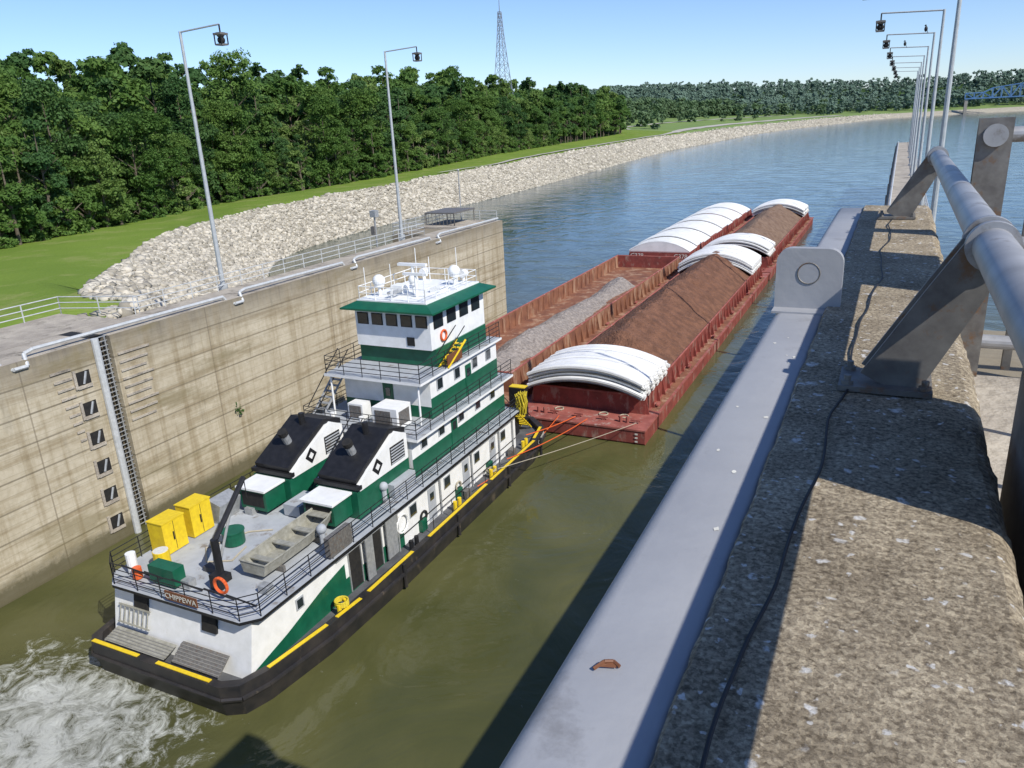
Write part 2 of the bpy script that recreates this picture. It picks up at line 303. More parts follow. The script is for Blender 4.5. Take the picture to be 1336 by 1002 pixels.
# ---------------------------------------------------------------- terrain
ST=[#F            T              G               H              K
((-43,-150,0),(-43.2,-150,11.6),(-118,-150,8),(-260,-150,22),(-2500,-900,36)),
((-43,-20,0),(-43.2,-20,11.6),(-116,0,8),(-260,20,22),(-2500,0,36)),
((-43,33,0),(-44,31,11.6),(-120,45,7.5),(-260,80,21),(-2500,300,36)),
((-47,60,0),(-55,38.5,11),(-125,75,7.2),(-262,130,21),(-2500,400,36)),
((-72,79,0),(-77,59,9),(-129,90,7.2),(-262,170,21),(-2500,500,36)),
((-94,99,0),(-101,87,8),(-134,108,7),(-264,200,21),(-2500,600,36)),
((-105,122,0),(-113,125,8),(-144,140,7),(-266,240,22),(-2500,700,36)),
((-110,168,0),(-119,175,8),(-148,190,7),(-268,290,22),(-2500,800,36)),
((-111,218,0),(-123,245,8),(-152,250,8),(-270,350,23),(-2500,900,36)),
((-116,300,0),(-132,320,8.0),(-162,330,9),(-270,420,23),(-2500,1100,36)),
((-129,471,0),(-146,490,7.5),(-182,500,9),(-270,560,22),(-2500,1500,36)),
((-129,560,0),(-145,575,7.5),(-192,590,11),(-275,640,20),(-2500,1700,36)),
((-126,660,0),(-142,670,7),(-300,760,15),(-700,1200,30),(-3000,2500,60)),
((-118,853,0),(-134,870,7),(-300,950,17),(-650,1600,52),(-3000,3500,60)),
((-60,1150,0),(-75,1170,7),(-260,1250,15),(-560,1900,68),(-2500,4500,70)),
((2,1370,0),(-12,1390,6),(-150,1500,12),(-300,2000,62),(-1500,5000,80)),
((250,1550,0),(245,1575,6),(230,1650,12),(100,2200,56),(0,5500,80)),
((700,1650,0),(700,1675,6),(700,1750,12),(700,2300,66),(1500,6000,80)),
((3000,1700,0),(3000,1725,6),(3000,1800,12),(3000,2500,72),(6000,7000,80))]
ST=np.array(ST,dtype=float)
def cat(t,row):
    n=len(ST)-1; t=min(max(t,0),n-1e-6); i=int(t); u=t-i
    p0=ST[max(i-1,0),row]; p1=ST[i,row]; p2=ST[i+1,row]; p3=ST[min(i+2,n),row]
    if i==11 or i<2: return p1*(1-u)+p2*u
    return .5*((2*p1)+(-p0+p2)*u+(2*p0-5*p1+4*p2-p3)*u*u+(-p0+3*p1-3*p2+p3)*u**3)
def surf(t,u):
    if u<0:
        F=cat(t,0); T=cat(t,1); d=F-T; d[2]=0; d/=max(np.linalg.norm(d),1e-6); return F+d*6*(-u)+np.array([0,0,4*u])
    i=min(int(u),3); a=cat(t,i); b=cat(t,i+1); v=u-i; p=a*(1-v)+b*v
    if i==1:
        p[2]+=.35*fbm(p[0]*.03,p[1]*.03)
    if i==2: 
        s=v*v*(3-2*v); p[2]=a[2]*(1-s)+b[2]*s+ (v>0)*(v<1)*4*fbm(p[0]*.01,p[1]*.01)*min(1,v*5,(1-v)*5)
    return p
us=[-1,0,.34,.67,1,1.15,1.3,1.5,1.75,2,2.12,2.25,2.4,2.55,2.7,2.85,3,3.1,3.5,4]
tn=[i/5 for i in range(0,18*5+1)]
mb=MB(); V=[tuple(surf(t,u)) for t in tn for u in us]; mb.v=V
nu=len(us)
for i in range(len(tn)-1):
    for j in range(nu-1):
        u=us[j]; tt=tn[i]
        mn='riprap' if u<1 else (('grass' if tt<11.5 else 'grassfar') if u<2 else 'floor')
        mb.f.append((i*nu+j,(i+1)*nu+j,(i+1)*nu+j+1,i*nu+j+1)); mb.m.append(mb.mi(mn))
mb.obj('ground',smooth=True)
mb=MB()
for (u0,u1,ta,tb) in ((1.12,1.19,7.5,14.5),(1.55,1.585,11.6,14.5)):
    tt=[ta+(tb-ta)*i/60 for i in range(61)]; vs=[]
    for t in tt:
        for u in (u0,u1):
            p=surf(t,u); vs.append((p[0],p[1],p[2]+.35))
    mb.add(vs,[(2*i,2*i+1,2*i+3,2*i+2) for i in range(60)],'road')
mb.obj('levee_road')
ico_v=[]; ph=(1+5**.5)/2
for a,b_ in ((1,ph),(-1,ph),(1,-ph),(-1,-ph)): ico_v+= [(0,a,b_),(a,b_,0),(b_,0,a)]
IV=np.array(ico_v)/np.linalg.norm(ico_v[0])
import itertools
dm=np.linalg.norm(IV[:,None]-IV[None],axis=2); e=dm[dm>.1].min()*1.05
IF=[t for t in itertools.combinations(range(12),3) if dm[t[0],t[1]]<e and dm[t[1],t[2]]<e and dm[t[0],t[2]]<e]
IF=np.array([t if np.dot(np.cross(IV[t[1]]-IV[t[0]],IV[t[2]]-IV[t[0]]),IV[t[0]])>0 else (t[0],t[2],t[1]) for t in IF])
def rocks(N,t0,t1,s0,s1,ulo=0.0,uhi=1.03):
    Vs=[];Fs=[]
    for k in range(N):
        t=t0+(t1-t0)*rng.random(); u=ulo+(uhi-ulo)*rng.random(); p=surf(t,u)
        s=s0+(s1-s0)*rng.random()**3
        v=IV*(1+rng.normal(0,.2,(12,1)))*np.array([1,rng.uniform(.6,1),rng.uniform(.45,.75)])*s
        a=rng.uniform(0,6.28); c,d=math.cos(a),math.sin(a); v=v@np.array([[c,d,0],[-d,c,0],[0,0,1]])
        Vs.append(v+p+np.array([0,0,s*.05])); Fs.append(IF+12*k)
    return np.concatenate(Vs),np.concatenate(Fs)
parts=[rocks(16000,2.0,6.2,.22,.65),rocks(9500,6.2,9,.28,.75),rocks(6500,9,12,.4,1.1),rocks(3000,12,15,.7,1.6)]
Vv=[];Ff=[];o_=0
for v_,f_ in parts: Vv.append(v_); Ff.append(f_+o_); o_+=len(v_)
link('riprap_rocks',npmesh('riprap_rocks',np.concatenate(Vv),np.concatenate(Ff),'rock'))
# ---------------------------------------------------------------- trees
def leaves(n,H,R,low,ls,nc,r,small=True):
    nl=max(5,nc//7)
    lz=r.uniform(low,.86,nl); lt=r.uniform(0,6.283,nl)
    prof=np.clip(np.sin(np.clip((lz-low*.5)/(1-low*.5),0,1)*math.pi*.82+.38),.15,1)**.8
    lr=R*prof*r.uniform(.30,.72,nl)
    LC=np.stack([lr*np.cos(lt),lr*np.sin(lt),lz*H],1); LR=R*r.uniform(.28,.52,nl)
    LC[0]=(r.normal(0,.8),r.normal(0,.8),H*.86)
    q=r.integers(0,nl,nc); d=r.normal(size=(nc,3)); d/=np.linalg.norm(d,axis=1,keepdims=True)
    d[:,2]=np.where(d[:,2]<-.3,-d[:,2],d[:,2])
    C=LC[q]+d*LR[q][:,None]*r.uniform(.55,1.15,nc)[:,None]*np.array([1,1,.9]); cr=R*r.uniform(.10,.24,nc)
    k=r.integers(0,nc,n); d=r.normal(size=(n,3)); d/=np.linalg.norm(d,axis=1,keepdims=True)
    d[:,2]=np.where(d[:,2]<-.45,-d[:,2],d[:,2])
    P=C[k]+d*(cr[k]*r.uniform(.5,1.4,n))[:,None]*np.array([1,1,.75])
    P[:,2]=np.maximum(P[:,2],.2)
    nrm=d+r.normal(0,.6,(n,3))+np.array([.25,-.1,.45]); nrm/=np.linalg.norm(nrm,axis=1,keepdims=True)
    t=np.cross(nrm,r.normal(size=(n,3))); t/=np.linalg.norm(t,axis=1,keepdims=True); bt=np.cross(nrm,t)
    s=(ls*r.uniform(.5,1.35,n))[:,None]
    return np.stack([P-t*s,P-bt*s*.6,P+t*s,P+bt*s*.6],1).reshape(-1,3)
def tree_mesh(name,seed,H,R,n,ls,low=.15,nc=90,lm='leaf'):
    r=np.random.default_rng(seed); Q=leaves(n,H,R,low,ls,nc,r)
    mb=MB(); mb.v=[tuple(q) for q in Q]; i=mb.mi(lm)
    mb.f=[(4*k,4*k+1,4*k+2,4*k+3) for k in range(n)]; mb.m=[i]*n
    mb.cyl((0,0,-1),(0,0,H*.35),.38,'bark',8,.28); mb.cyl((0,0,H*.35),(r.normal(0,.4),r.normal(0,.4),H*.85),.28,'bark',7,.07)
    for k in range(7):
        a=r.uniform(0,6.28); z=H*r.uniform(.2,.6); L=R*r.uniform(.5,.8)
        mb.cyl((0,0,z),(L*math.cos(a),L*math.sin(a),z+L*.7),.14,'bark',5,.04)
    o=mb.obj(name); me=o.data; bpy.data.objects.remove(o); return me
near=[tree_mesh('tree_crown',s,H,R,n,.31,low=lo,nc=nc,lm=lm) for s,H,R,lo,nc,n,lm in ((1,22,6.2,.05,130,11000,'leaf'),(2,25,5.0,.06,115,10000,'leaf_dark'),(3,18,6.2,.03,120,10000,'leaf_light'),(4,26,7.2,.06,150,13000,'leaf'),(5,15,4.6,.02,80,6500,'leaf_light'),(6,22,4.2,.05,100,8500,'leaf'),(7,23,6.6,.2,120,9500,'leaf_dark'),(8,20,5.4,.05,110,9000,'leaf'))]
shrub=[tree_mesh('shrub_crown',s,H,R,2800,.26,low=.0,nc=40,lm=lm) for s,H,R,lm in ((21,6,3.4,'leaf'),(22,8,3.6,'leaf_light'),(23,4.5,3.0,'leaf'))]
mid=[tree_mesh('tree_crown_mid',s,H,R,3600,.56,low=.2,nc=70,lm=lm) for s,H,R,lm in ((11,22,6.5,'leaf'),(12,26,5.4,'leaf_dark'),(13,19,7.,'leaf'),(14,25,7.4,'leaf'),(15,23,5,'leaf_light'))]
fo=empty('forest'); cnt=0
def put(meshes,t,u,sc0=.85,sc1=1.15,dz=0):
    global cnt
    p=surf(t,u); s=random.uniform(sc0,sc1); cnt+=1
    link('tree_%d'%cnt,random.choice(meshes),fo,(p[0],p[1],p[2]+dz),random.uniform(0,6.28),(s,s,s*random.uniform(.82,1.2)))
def rowplace(u,meshes,sp,t0,t1,ju,**kw):
    t=t0; last=surf(t,u); gap=sp
    while t<t1:
        p=surf(t,u)
        if np.linalg.norm(p-last)>gap:
            put(meshes,t,u+random.uniform(-ju,ju),**kw); last=p; gap=sp*random.uniform(.6,1.4)
        t+=.01
rowplace(1.965,shrub,4.2,0.9,9.5,.03,sc0=.5,sc1=1.3)
rowplace(2.0,near,6.0,0.9,9.5,.035,sc0=.5,sc1=.95)
rowplace(2.07,near,7.0,0.9,9.0,.03,sc0=.75,sc1=1.12)
rowplace(2.14,near,8,0.9,7.8,.03,sc0=.8,sc1=1.15)
rowplace(1.99,mid,7,9.4,11.4,.02,sc0=.7,sc1=1.0); rowplace(2.06,mid,8,9,11.4,.02); rowplace(2.13,mid,9,7.8,11.4,.02)
for u in (2.21,2.3,2.4,2.5,2.61,2.73,2.86,3.0,3.03): rowplace(u,mid,10.5 if u<2.9 else 9.5,1.2,11.5,.035,sc0=.7,sc1=1.25)
def farmass(name,pts,H,R,n,ls,lm):
    base=[leaves(n,H,R,.05,ls,26,np.random.default_rng(100+i)) for i in range(6)]
    Vs=[]
    for k,p in enumerate(pts):
        s=random.uniform(.65,1.25); Vs.append(base[k%6]*np.array([s,s,s*random.uniform(.8,1.15)])+np.array(p))
    V=np.concatenate(Vs); F=np.arange(len(V)).reshape(-1,4); link(name,npmesh(name,V,F,lm))
pts=[]
for k in range(2800):
    t=11.6+6.4*random.random()**1.3; u=2+random.random()**.9*1.02
    if t<14.6 and u<2.05: continue
    p=surf(t,u)
    if p[0]>1500: continue
    pts.append(p-np.array([0,0,1]))
for k in range(300):
    t=14.4+3.4*random.random(); p=surf(t,1.3+random.random()*.7); pts.append(p)
for k in range(400):
    t=11.8+2.8*random.random(); pts.append(surf(t,2.0+.03*random.random()))
for k in range(26):
    t=12+2.3*random.random(); pts.append(surf(t,1.3+.6*random.random())-np.array([0,0,2]))
n1=[p for p in pts if p[1]<1350]; n2=[p for p in pts if p[1]>=1350]
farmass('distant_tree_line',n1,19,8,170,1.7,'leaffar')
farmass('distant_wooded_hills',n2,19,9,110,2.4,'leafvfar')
# ---------------------------------------------------------------- left lock wall
mb=MB(); X0=-38.65; XB=-41.9
def wseg(y0,y1,x=X0,top=11.8): mb.box(XB,x,y0,y1,-4,top,'lockwall')
wseg(-40,26.9); wseg(27.75,77.4); mb.box(XB,-39.5,26.9,27.75,-4,11.8,'dark')
mb.box(-47.5,XB-.002,-40,31,9,11.75,'flat_conc')
mb.box(XB+.1,X0-.12,-40,26.9,11.8,11.812,'flat_conc'); mb.box(XB+.1,X0-.12,27.75,77.3,11.8,11.812,'flat_conc')
mb.box(-45.5,XB-.002,66,77.0,-4,11.79,'lockwall')
mb.cyl((X0+.10,26.75,-1),(X0+.10,26.75,11.9),.2,'rail',10)
for i in range(44): mb.cyl((X0-.25,26.92,.2+i*.27),(X0-.25,27.73,.2+i*.27),.03,'steel',5)
mb.cyl((X0-.25,27.6,0),(X0-.25,27.6,11.8),.04,'steel',5)
for i in range(6):
    z=.9+i*1.74
    mb.box(X0-.02,X0+.012,25.25,26.1,z,z+.75,'dark'); mb.box(X0,X0+.09,25.1,25.25,z-.15,z+.9,'flat_conc'); mb.box(X0,X0+.09,25.25,26.1,z-.18,z-.02,'flat_conc')
    mb.cyl((X0+.02,25.65,z+.05),(X0+.02,25.9,z+.7),.07,'steel',6)
for i in range(9):
    z=10.6-i*.5
    mb.box(X0,X0+.07,23.9+.1*i,25.05,z,z+.12,'flat_conc'); mb.box(X0,X0+.07,28.0,30.1-.2*(i%3),z,z+.12,'flat_conc')
mb.obj('lock_wall')
mb=MB()
for i in range(45):
    d=Vector((abs(random.gauss(0,.12)),random.gauss(0,.16),random.gauss(0,.14))); p=Vector((X0+.05,35.9,4.5))+d
    a=Vector([random.gauss(0,.08) for _ in range(3)]); b=Vector([random.gauss(0,.07) for _ in range(3)])
    mb.add([p,p+a,p+a+b,p+b],[(0,1,2,3)],'leaf_dark')
mb.obj('wall_weed')
mb=MB(); pts=[]; z=12.05; x=X0-.35
for jy in (-6,22.5,37.5,50.2,63.5):
    pts+=[(x,jy-.9,z),(x,jy-.45,z-.55),(x+.42,jy-.3,z-.55),(x+.42,jy+.4,z-.55),(x,jy+.6,z),(x,jy+1.1,z+.12)]
pts=[(x,-30,z)]+pts+[(x,77,z)]
mb.path(pts,.10,'rail',7)
mb.obj('coping_pipe')
mb=MB(); mb.rail([(XB+.25,32,11.8),(XB+.25,66,11.8),(-45.3,66,11.8),(-45.3,76.8,11.8),(-39,76.8,11.8)],1.1,'rail',.03,3,2.2)
mb.rail([(-47.3,-30,11.75),(-47.3,31,11.75),(XB,32.5,11.75)],1.1,'rail',.035,3,2.4)
mb.obj('lock_handrail')
mb=MB()
mb.box(-44.8,-40.2,70,76,11.81,12.0,'flat_conc'); mb.box(-44.6,-41,71,75.6,13.2,13.35,'galvdark')
for a in (-44.5,-41.1):
    for b in (71.1,75.5): mb.cyl((a,b,12),(a,b,13.2),.06,'galvdark',6)
for i in range(9): mb.cyl((-44.6+i*.45,71,12),(-44.6+i*.45,71,13.2),.03,'galvdark',4)
mb.obj('mooring_platform')
mb=MB(); mb.cyl((-43.5,60.5,8),(-43.5,60.5,14.2),.09,'steel',8); mb.box(-43.8,-43.2,60.2,60.8,14.2,14.8,'steel'); mb.box(-43.7,-43.3,60,60.2,12.6,13.4,'galvdark'); mb.obj('signal_post')
mb=MB(); mb.cyl((-43,76,11.8),(-43,76,17.2),.06,'steel',6); mb.sphere((-43,76,17.3),.14,'steel'); mb.obj('antenna_mast')
# ---------------------------------------------------------------- lamps
def lamp(x,y,zb,zt,al=3.8):
    mb=MB(); mb.cyl((x,y,zb-2),(x,y,zb+.25),.32,'lampsteel',10); mb.cyl((x,y,zb+.2),(x,y,zt),.17,'lampsteel',10,.09)
    s=-1 if x>-20 else 1; e=x+al*s
    mb.cyl((x,y,zt-.05),(e,y,zt+.12),.055,'lampsteel',7)
    mb.cyl((e,y,zt+.12),(e,y,zt-.35),.05,'dark',6)
    mb.box(e-.32,e+.32,y-.32,y+.32,zt-.5,zt-.38,'galvdark'); mb.box(e-.28,e+.28,y-.28,y+.28,zt-1.1,zt-1.0,'galvdark')
    for a in (-1,1):
        for b in (-1,1): mb.cyl((e+.27*a,y+.27*b,zt-1.05),(e+.27*a,y+.27*b,zt-.4),.04,'dark',4)
    mb.sphere((e,y,zt-.8),.24,'dark'); mb.cyl((e,y,zt-.6),(e,y,zt-.36),.2,'galvdark',10,.3)
    mb.obj('street_lamp')
lamp(-42.4,40,11.8,28.5,3.4); lamp(-43.0,64.,11.8,28.6,3.4)
for i in range(8): lamp(1.9,46+21*i,11.8,28.0,4.0)
def bird(x,y,z):
    mb=MB(); mb.sphere((x,y,z+.30),.15,'black',1.6,8,.9); mb.sphere((x-.05,y,z+.60),.08,'black',1.1,8); mb.cyl((x-.11,y,z+.60),(x-.20,y,z+.57),.025,'dark',5,.004)
    mb.add([(x+.05,y-.06,z+.2),(x+.05,y+.06,z+.2),(x+.22,y+.07,z-.10),(x+.22,y-.07,z-.10),(x+.10,y,z+.26),(x+.24,y,z-.09)],[(0,1,2,3),(0,3,5,4),(1,4,5,2)],'black')
    for d in (-.04,.04): mb.cyl((x,y+d,z),(x,y+d,z+.15),.012,'galvdark',4)
    mb.obj('perched_bird')
bird(1.15,88,28.04); bird(-.6,109,28.14)
# ---------------------------------------------------------------- right guide wall
mb=MB(); mb.box(-.75,3.2,9.2,240,-4,11.8,'lockwall'); mb.box(-.65,3.1,9.3,239.9,11.8,11.81,'flat_conc')
for i in range(15): mb.box(-.95,-.752,14+i*15,14.5+i*15,0,11.6,'flat_conc')
mb.path([(-.35,10,12.1),(-.35,239,12.1)],.1,'rail',6)
mb.rail([(2.9,12,11.8),(2.9,239,11.8)],1.1,'rail',.04,2,3)
mb.obj('guide_wall')
mb=MB(); mb.box(-.50,9,-14,8.98,-4,19.75,'lockwall'); mb.box(-.50,.34,-14,8.985,19.752,20.88,'lockwall'); mb.obj('lock_monolith')
mb=MB(); mb.box(.365,9,-14,6.9,19.752,19.9,'flat_conc'); mb.obj('walkway_platform')
def grid_cap(prof,y0,y1,ny,mn,amp=0):
    vs=[]; n=len(prof)
    for i in range(ny+1):
        y=y0+(y1-y0)*i/ny
        for k,(x,z) in enumerate(prof):
            dx=amp*fbm(x*7+3,y*3,z*5)*(.9 if 0<k<n-1 else .3)+amp*.5*fbm(x*20,y*16,z*20)*(0<k<n-1)
            vs.append((x+dx,y,z+dx*.35))
    fs=[(i*n+k,i*n+k+1,(i+1)*n+k+1,(i+1)*n+k) for i in range(ny) for k in range(n-1)]
    fs=[f[::-1] for f in fs]
    fs.append(tuple(range(n))); fs.append(tuple(range(ny*n,ny*n+n))[::-1])
    mb=MB(); mb.add(vs,fs,mn); return mb
pr=[(-.28,20.90),(-.272,20.985)]+[(-.262+.56*i/10,21.0) for i in range(11)]+[(.322,20.99),(.343,20.965),(.352,20.92),(.352,20.4),(.352,19.9)]
mb=grid_cap(pr,-1.5,9.0,420,'parapet',.010); mb.obj('concrete_parapet')
pr=[(-.53,20.3),(-.53,20.90)]+[(-.53+.055*(1-math.cos(t)),20.90+.075*math.sin(t)) for t in [math.pi/2*i/8 for i in range(1,9)]]+[(-.29,20.975),(-.272,20.97),(-.268,20.9)]
mb=grid_cap(pr,-1.5,9.0,8,'plate',0); o=mb.obj('steel_coping_plate')
for p in o.data.polygons: p.use_smooth=len(p.vertices)==4
mb=MB(); cx,w2,zb,ht,rr=-.365,.165,20.972,.33,.075
poly=[(cx-w2,zb),(cx+w2,zb)]
for t in range(0,7): a=math.pi/2*t/6; poly.append((cx+w2-rr+rr*math.cos(a),zb+ht-rr+rr*math.sin(a)))
for t in range(0,7): a=math.pi/2+math.pi/2*t/6; poly.append((cx-w2+rr+rr*math.cos(a),zb+ht-rr+rr*math.sin(a)))
mb.prism(poly,4.30,4.36,'plate','y'); mb.prism([(cx-w2,zb),(cx+w2,zb),(cx+w2,zb+.012),(cx-w2,zb+.012)],4.2,4.46,'plate','y')
mb.torus((cx,4.298,zb+.2),.055,.0035,'galvdark','y',24)
mb.cyl((cx,4.30,zb+.2),(cx,4.297,zb+.2),.053,'plate',24)
mb.obj('lifting_lug')
mb=MB(); PX,PZ=.309,21.537
mb.cyl((PX,-1.5,PZ),(PX,8.3,PZ),.062,'galv',28)
def bracket(yb):
    B=Vector((.03,yb,21.0)); Pp=Vector((PX,yb,PZ)); d=(Pp-B).normalized(); n=Vector((d.z,0,-d.x))
    for oy in (-.055,.055):
        vs=[]
        for yy in (yb+oy-.009,yb+oy+.009):
            for p,wd in ((B+d*.02,.10),(B+d*.40,.085),(Pp-d*.03,.075)):
                vs+= [Vector((p.x,yy,p.z))-n*wd,Vector((p.x,yy,p.z))+n*wd]
        fs=[(0,1,3,2),(2,3,5,4),(6,8,9,7),(8,10,11,9),(0,2,8,6),(2,4,10,8),(1,7,9,3),(3,9,11,5),(0,6,7,1),(4,5,11,10)]
        mb.add(vs,fs,'galvdark')
    mb.box(-.12,.19,yb-.12,yb+.12,21.006,21.026,'galvdark')
    for a in (-.09,.165):
        for b in (-.09,.09):
            mb.cyl((a,yb+b,21.02),(a,yb+b,21.06),.013,'galvdark',6); mb.cyl((a,yb+b,21.02),(a,yb+b,21.04),.022,'galvdark',6)
    for oy in (-.07,.07): mb.cyl((PX,yb+oy-.02,PZ),(PX,yb+oy+.02,PZ),.082,'galv',28)
    mb.cyl((PX,yb-.05,PZ),(PX,yb+.05,PZ),.070,'galv',28)
for yb in (-1.0,3.05,7.95): bracket(yb)
o=mb.obj('pipe_railing')
for p in o.data.polygons: p.use_smooth = len(p.vertices)==4 and o.data.materials[p.material_index].name=='galv'
mb=MB()
for x_ in (.62,2.1,3.6):
    mb.box(x_-.11,x_+.11,6.84,6.87,19.9,21.86,'galvdark'); mb.box(x_-.11,x_+.11,6.93,6.96,19.9,21.86,'galvdark')
for z_ in (21.74,20.95,20.18): mb.cyl((.62,6.9,z_),(5,6.9,z_),.055,'galv',16)
mb.cyl((.62,6.8,21.74),(.62,6.98,21.74),.08,'galv',20)
for x_ in (.95,1.6): mb.box(x_-.03,x_+.03,7.1,7.16,19.9,21.55,'galvdark')
mb.box(.95,1.6,7.1,7.16,21.45,21.55,'galvdark')
mb.obj('platform_railing')
mb=MB(); mb.box(.42,.62,1.95,2.80,19.9,21.62,'steel'); mb.box(.413,.42,2.0,2.75,20.0,21.5,'galvdark'); mb.obj('shadow_box',bevel=.01)  # box added out of view to cast the near shadow patch on the parapet
mb=MB(); mb.box(1.06,1.09,4.45,5.65,21.80,22.42,'steel')
for y in (4.6,5.5): mb.cyl((1.12,y,19.9),(1.12,y,22.4),.03,'galv',8)
mb.obj('shadow_panel')  # panel on posts, added out of view to cast the far parapet shadow
cpt=[(.02,8.2),(-.02,7.4),(.01,6.8),(-.05,6.0),(-.02,5.2),(-.07,4.3),(-.10,3.6),(-.08,3.1),(-.12,2.6),(-.12,2.2),(-.155,1.6),(-.175,1.3),(-.19,1.0),(-.19,.6)]
mb=MB(); fine=[]
for i in range(len(cpt)-1):
    for k in range(6):
        u=k/6; u2=u*u*(3-2*u); x=cpt[i][0]*(1-u2)+cpt[i+1][0]*u2; y=cpt[i][1]*(1-u)+cpt[i+1][1]*u
        fine.append((x+.006*math.sin(y*9),y,21.010+.004*math.sin(y*13)))
mb.path(fine,.0045,'cable',7); mb.obj('electric_cable')
mb=MB(); mb.path([(-.44,1.18,20.981),(-.425,1.20,20.988),(-.41,1.212,20.984),(-.395,1.205,20.981)],.004,'brown',6); mb.add([(-.43,1.19,20.981),(-.42,1.21,20.988),(-.405,1.213,20.985),(-.40,1.20,20.98)],[(0,1,2,3)],'brown'); mb.obj('dead_leaf')
# bird droppings / scuffs on plate
mb=MB()
for k in range(14):
    y=random.uniform(.9,6); x=random.uniform(-.46,-.30); r_=random.uniform(.003,.008)
    pts=[(x+r_*random.uniform(.6,1.3)*math.cos(a),y+r_*random.uniform(.8,1.8)*math.sin(a),20.9765) for a in [i*6.283/9 for i in range(9)]]
    mb.add(pts,[tuple(range(9))],'letter')
mb.obj('bird_droppings')
# ---------------------------------------------------------------- barges
def mound(mb,x0,x1,y0,y1,ze,zp,mn,seed,sharp=1.0,step=.45,rough=.35,pw=1.25):
    nx=int((x1-x0)/step); ny=int((y1-y0)/step); vs=[]
    for j in range(ny+1):
        y=y0+(y1-y0)*j/ny
        for i in range(nx+1):
            x=x0+(x1-x0)*i/nx; a=abs(2*i/nx-1); e=min(1,(y-y0)/4,(y1-y)/4)
            h=(1-a**pw)*sharp
            z=ze+(zp-ze)*h*max(e,0)*(1+.22*fbm(0,y*.10,seed))+rough*fbm(x*.7,y*.7,seed)*.5+rough*.25*fbm(x*3,y*3,seed)
            vs.append((x,y,z))
    mb.add(vs,[(j*(nx+1)+i,j*(nx+1)+i+1,(j+1)*(nx+1)+i+1,(j+1)*(nx+1)+i) for j in range(ny) for i in range(nx)],mn)
def hull(mb,x0,x1,y0,y1,zd,zc,c):
    dw=.85
    mb.box(x0,x1,y0+1.2,y1-.8,-1.5,zd-.12,c)
    vs=[(x0+.0,y0,zd-.12-.9),(x1,y0,zd-.12-.9),(x1,y0+1.2,-1.5),(x0,y0+1.2,-1.5),(x0,y0,zd-.121),(x1,y0,zd-.121),(x1,y0+1.2,zd-.121),(x0,y0+1.2,zd-.121)]
    mb.add(vs,[(0,1,5,4),(3,2,1,0),(0,4,7,3),(1,2,6,5),(4,5,6,7)],c)
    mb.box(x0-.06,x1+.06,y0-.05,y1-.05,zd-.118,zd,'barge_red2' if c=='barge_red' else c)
    for xx in (x0+.42,x1-.42): mb.box(xx-.3,xx+.3,y0+4,y1-3,zd+.002,zd+.006,'rust')
    xi0,xi1,yi0,yi1=x0+dw,x1-dw,y0+3,y1-2.2; t=.12
    for a,b in ((xi0,xi0+t),(xi1-t,xi1)):
        mb.box(a,b,yi0,yi1,zd+.001,zc,c)
    for a,b in ((yi0,yi0+t),(yi1-t,yi1)): mb.box(xi0+t,xi1-t,a,b,zd+.001,zc,c)
    for xx in (xi0+.06,xi1-.06): mb.cyl((xx,yi0,zc+.03),(xx,yi1,zc+.03),.08,'barge_red2',7)
    for yy in (yi0+.06,yi1-.06): mb.cyl((xi0,yy,zc+.03),(xi1,yy,zc+.03),.08,'barge_red2',7)
    k=int((yi1-yi0)/1.5)
    for i in range(k+1):
        y=yi0+.1+(yi1-yi0-.2)*i/k
        for s,xx in ((-1,xi0),(1,xi1)):
            a=xx+s*.003; b=xx+s*.30
            mb.add([(a,y-.03,zd),(b,y-.03,zd),(a,y-.03,zc-.1),(a,y+.03,zd),(b,y+.03,zd),(a,y+.03,zc-.1)],[(0,1,2),(3,5,4),(0,3,4,1),(1,4,5,2)],c)
    for yy in (y0+1.1,y1-1.2):
        for xx in (x0+1,x0+3.4,(x0+x1)/2,x1-3.4,x1-1):
            mb.box(xx-.35,xx+.35,yy-.08,yy+.08,zd+.18,zd+.3,'barge_red2'); mb.box(xx-.1,xx+.1,yy-.08,yy+.08,zd,zd+.18,'barge_red2')
        for xx in (x0+2.1,x1-2.1):
            mb.cyl((xx,yy,zd),(xx,yy,zd+.45),.13,'barge_red2',8); mb.cyl((xx+.5,yy,zd),(xx+.5,yy,zd+.45),.13,'barge_red2',8)
    for i in range(6):
        y=y0+5+(y1-y0-9)*i/5
        for xx in (x0+.4,x1-.4): mb.box(xx-.1,xx+.1,y-.35,y+.35,zd+.15,zd+.26,'barge_red2'); mb.box(xx-.06,xx+.06,y-.1,y+.1,zd,zd+.15,'barge_red2')
    for xx in (x0+.6,x1-.6):
        for i in range(3): mb.box(xx-.1,xx+.1,y0-.062,y0-.052,zd-.95+i*.28,zd-.83+i*.28,'letter')
    # rigging wires and coiled rope on end deck
    for k in range(3):
        xx=random.uniform(x0+1.5,x1-1.5); mb.torus((xx,y0+2.1,zd+.06),.32,.05,'rope','z',14,5)
    return xi0,xi1,yi0,yi1
